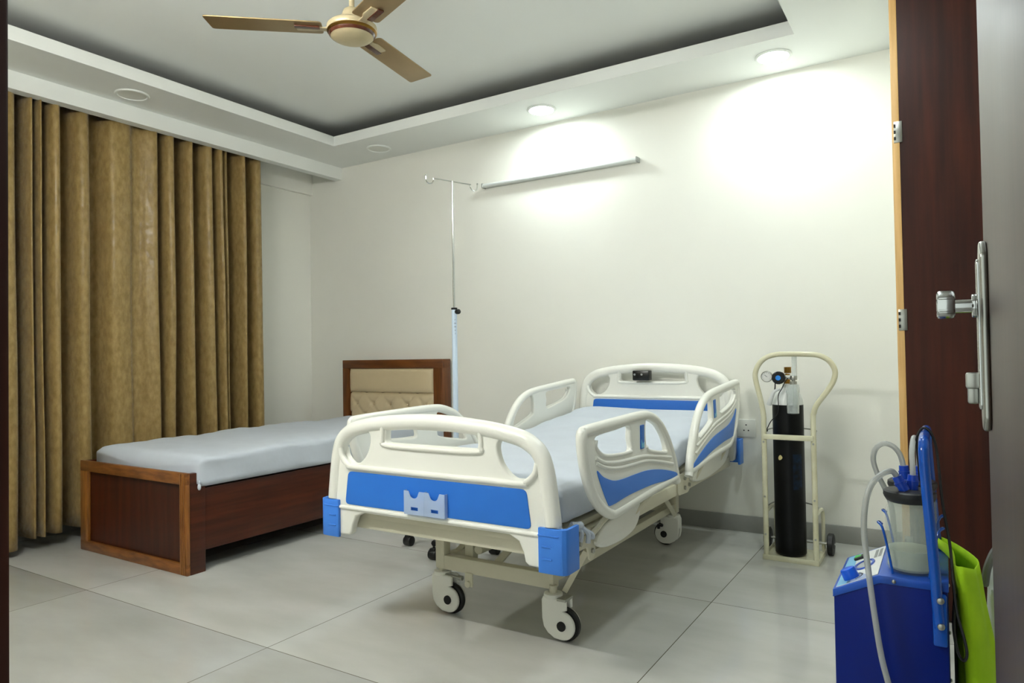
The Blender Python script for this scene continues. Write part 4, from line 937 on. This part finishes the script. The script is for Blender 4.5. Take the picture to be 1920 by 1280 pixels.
hose([e1 + Vector((0.004, 0, -0.010)), e1, (-0.114, 1.830, 0.716), (-0.137, 1.805, 0.706), (-0.154, 1.785, 0.682), (-0.164, 1.772, 0.640), (-0.167, 1.768, 0.580), (-0.160, 1.766, 0.496), (-0.150, 1.764, 0.402), (-0.138, 1.764, 0.309), (-0.122, 1.764, 0.235), (-0.105, 1.766, 0.14), (-0.12, 1.75, 0.05), (-0.18, 1.70, 0.012), (-0.26, 1.66, 0.010)], 0.0065, 'long clear hose hanging down the front of the blue suction machine')
hose([e3 + Vector((0, 0, -0.010)), e3 + Vector((-0.003, 0.0, 0.012)), (-0.106, 2.01, 0.736), (-0.120, 2.01, 0.752), (-0.140, 2.01, 0.757), (-0.158, 2.01, 0.743), (-0.165, 2.02, 0.712), (-0.156, 2.03, 0.673), (-0.142, 2.05, 0.635), (-0.130, 2.075, 0.585), (-0.125, 2.078, 0.52), (-0.124, 2.078, 0.488)], 0.0065, 'looped clear hose arching from the rear suction jar')
hose([e2 + Vector((0, 0, -0.010)), e2 + Vector((0, 0.0, 0.02)), (-0.073, 1.90, 0.755), (-0.070, 1.945, 0.782), (-0.066, 1.99, 0.770), (-0.063, 2.017, 0.735), e4 + Vector((0, 0, -0.010))], 0.0062, 'short clear hose bridging the two suction jars')
pc = MB().tube([(-0.060, 1.99, 0.672), (-0.062, 1.965, 0.72), (-0.064, 1.93, 0.775), (-0.056, 1.92, 0.802), (-0.045, 1.918, 0.8100), (-0.031, 1.915, 0.794), (-0.022, 1.91, 0.75), (-0.014, 1.90, 0.64), (-0.002, 1.885, 0.55), (0.003, 1.84, 0.47), (0.008, 1.815, 0.415), (0.020, 1.805, 0.365), (0.024, 1.80, 0.335), (0.018, 1.80, 0.320), (0.008, 1.80, 0.335), (0.001, 1.815, 0.385), (0.006, 1.87, 0.44), (0.004, 1.93, 0.30), (0.005, 1.97, 0.10), (0.01, 1.98, 0.01)], 0.0032, seg=8, n=8).build('power_cord', M_black())
tag(pc, 'thin black power cord looped over the blue carry handle', 'cord')

# ================================================================== BAGS AT THE RIGHT
tb = bmesh.new()
rim = [(-0.030, 2.117, 0.513), (0.012, 2.05, 0.512), (0.052, 1.962, 0.502), (0.048, 1.918, 0.492), (0.042, 1.880, 0.500), (0.022, 1.850, 0.509), (0.006, 1.865, 0.507), (0.004, 1.93, 0.514), (-0.004, 2.0, 0.515), (-0.032, 2.10, 0.512)]
RP = spline(rim, True, 4); V = []
base_c = Vector((0.045, 1.99, 0))
for r_ in range(22):
    f = r_ / 21; row = []
    for i, p in enumerate(RP):
        q_ = p.copy(); q_.z = p.z * (1 - f) + 0.004 * f
        c0 = Vector((0.012, 1.99, 0)); off = Vector((p.x, p.y, 0)) - c0
        bul = sin(min(f * 1.5, 1) * pi / 2)
        c1 = c0 + Vector((0.020, -0.012, 0)) * bul
        off = Vector((off.x * (1 + 0.30 * bul), off.y * (1 + 0.0 * bul), 0))
        w_ = noise.noise(Vector((p.x * 22, p.y * 16, f * 4))) * 0.010 * (0.25 + bul)
        if q_.z < 0.45: pass
        v = c1 + off + off.normalized() * w_
        v.x = max(v.x, 0.004 + 0.004 * f) if q_.z < 0.485 else v.x
        row.append(tb.verts.new((v.x, v.y, q_.z)))
    V.append(row)
n_ = len(RP)
for r_ in range(21):
    for i in range(n_): tb.faces.new((V[r_][i], V[r_ + 1][i], V[r_ + 1][(i + 1) % n_], V[r_][(i + 1) % n_]))
tb.faces.new(V[-1])
mb = MB(); mb.add(tb); g = mb.build('tote_bag', M_lime(), angle=180, recalc=True)
sm = g.modifiers.new('thickness', 'SOLIDIFY'); sm.thickness = 0.003
tag(g, 'lime green cloth tote bag standing open beside the blue suction machine', 'bag')
def crumple(name, c, size, seed, label):
    t_ = bmesh.new(); bmesh.ops.create_icosphere(t_, subdivisions=4, radius=1)
    for v in t_.verts:
        d = 1 + 0.35 * noise.noise(v.co * 2.2 + Vector((seed, 0, 0))) + 0.20 * abs(noise.noise(v.co * 6 + Vector((0, seed, 0))))
        v.co = Vector((v.co.x * size[0] * d, v.co.y * size[1] * d, max(v.co.z * size[2] * d, -size[2] * 0.98))) + Vector(c)
    mb_ = MB(); mb_.add(t_); o = mb_.build(name, M_whitebag(), angle=60)
    return tag(o, label, 'bag', 'crumpled white plastic bags')
wb = crumple('plastic_bag', (0.118, 2.14, 0.24), (0.045, 0.06, 0.24), 3, 'crumpled white plastic bag with grey strap behind the lime bag')
ORIGIN[wb.name] = wb.location.copy()
MB().tube([(0.070, 2.12, 0.40), (0.078, 2.10, 0.455), (0.098, 2.10, 0.500), (0.12, 2.12, 0.48), (0.135, 2.15, 0.38)], 0.009, seg=8).build('strap', mat('grey_webbing', (128, 126, 128), 0.8), wb)
crumple('plastic_bag', (0.018, 2.175, 0.12), (0.016, 0.045, 0.12), 9, 'crumpled white plastic low on the floor between machine and lime bag')
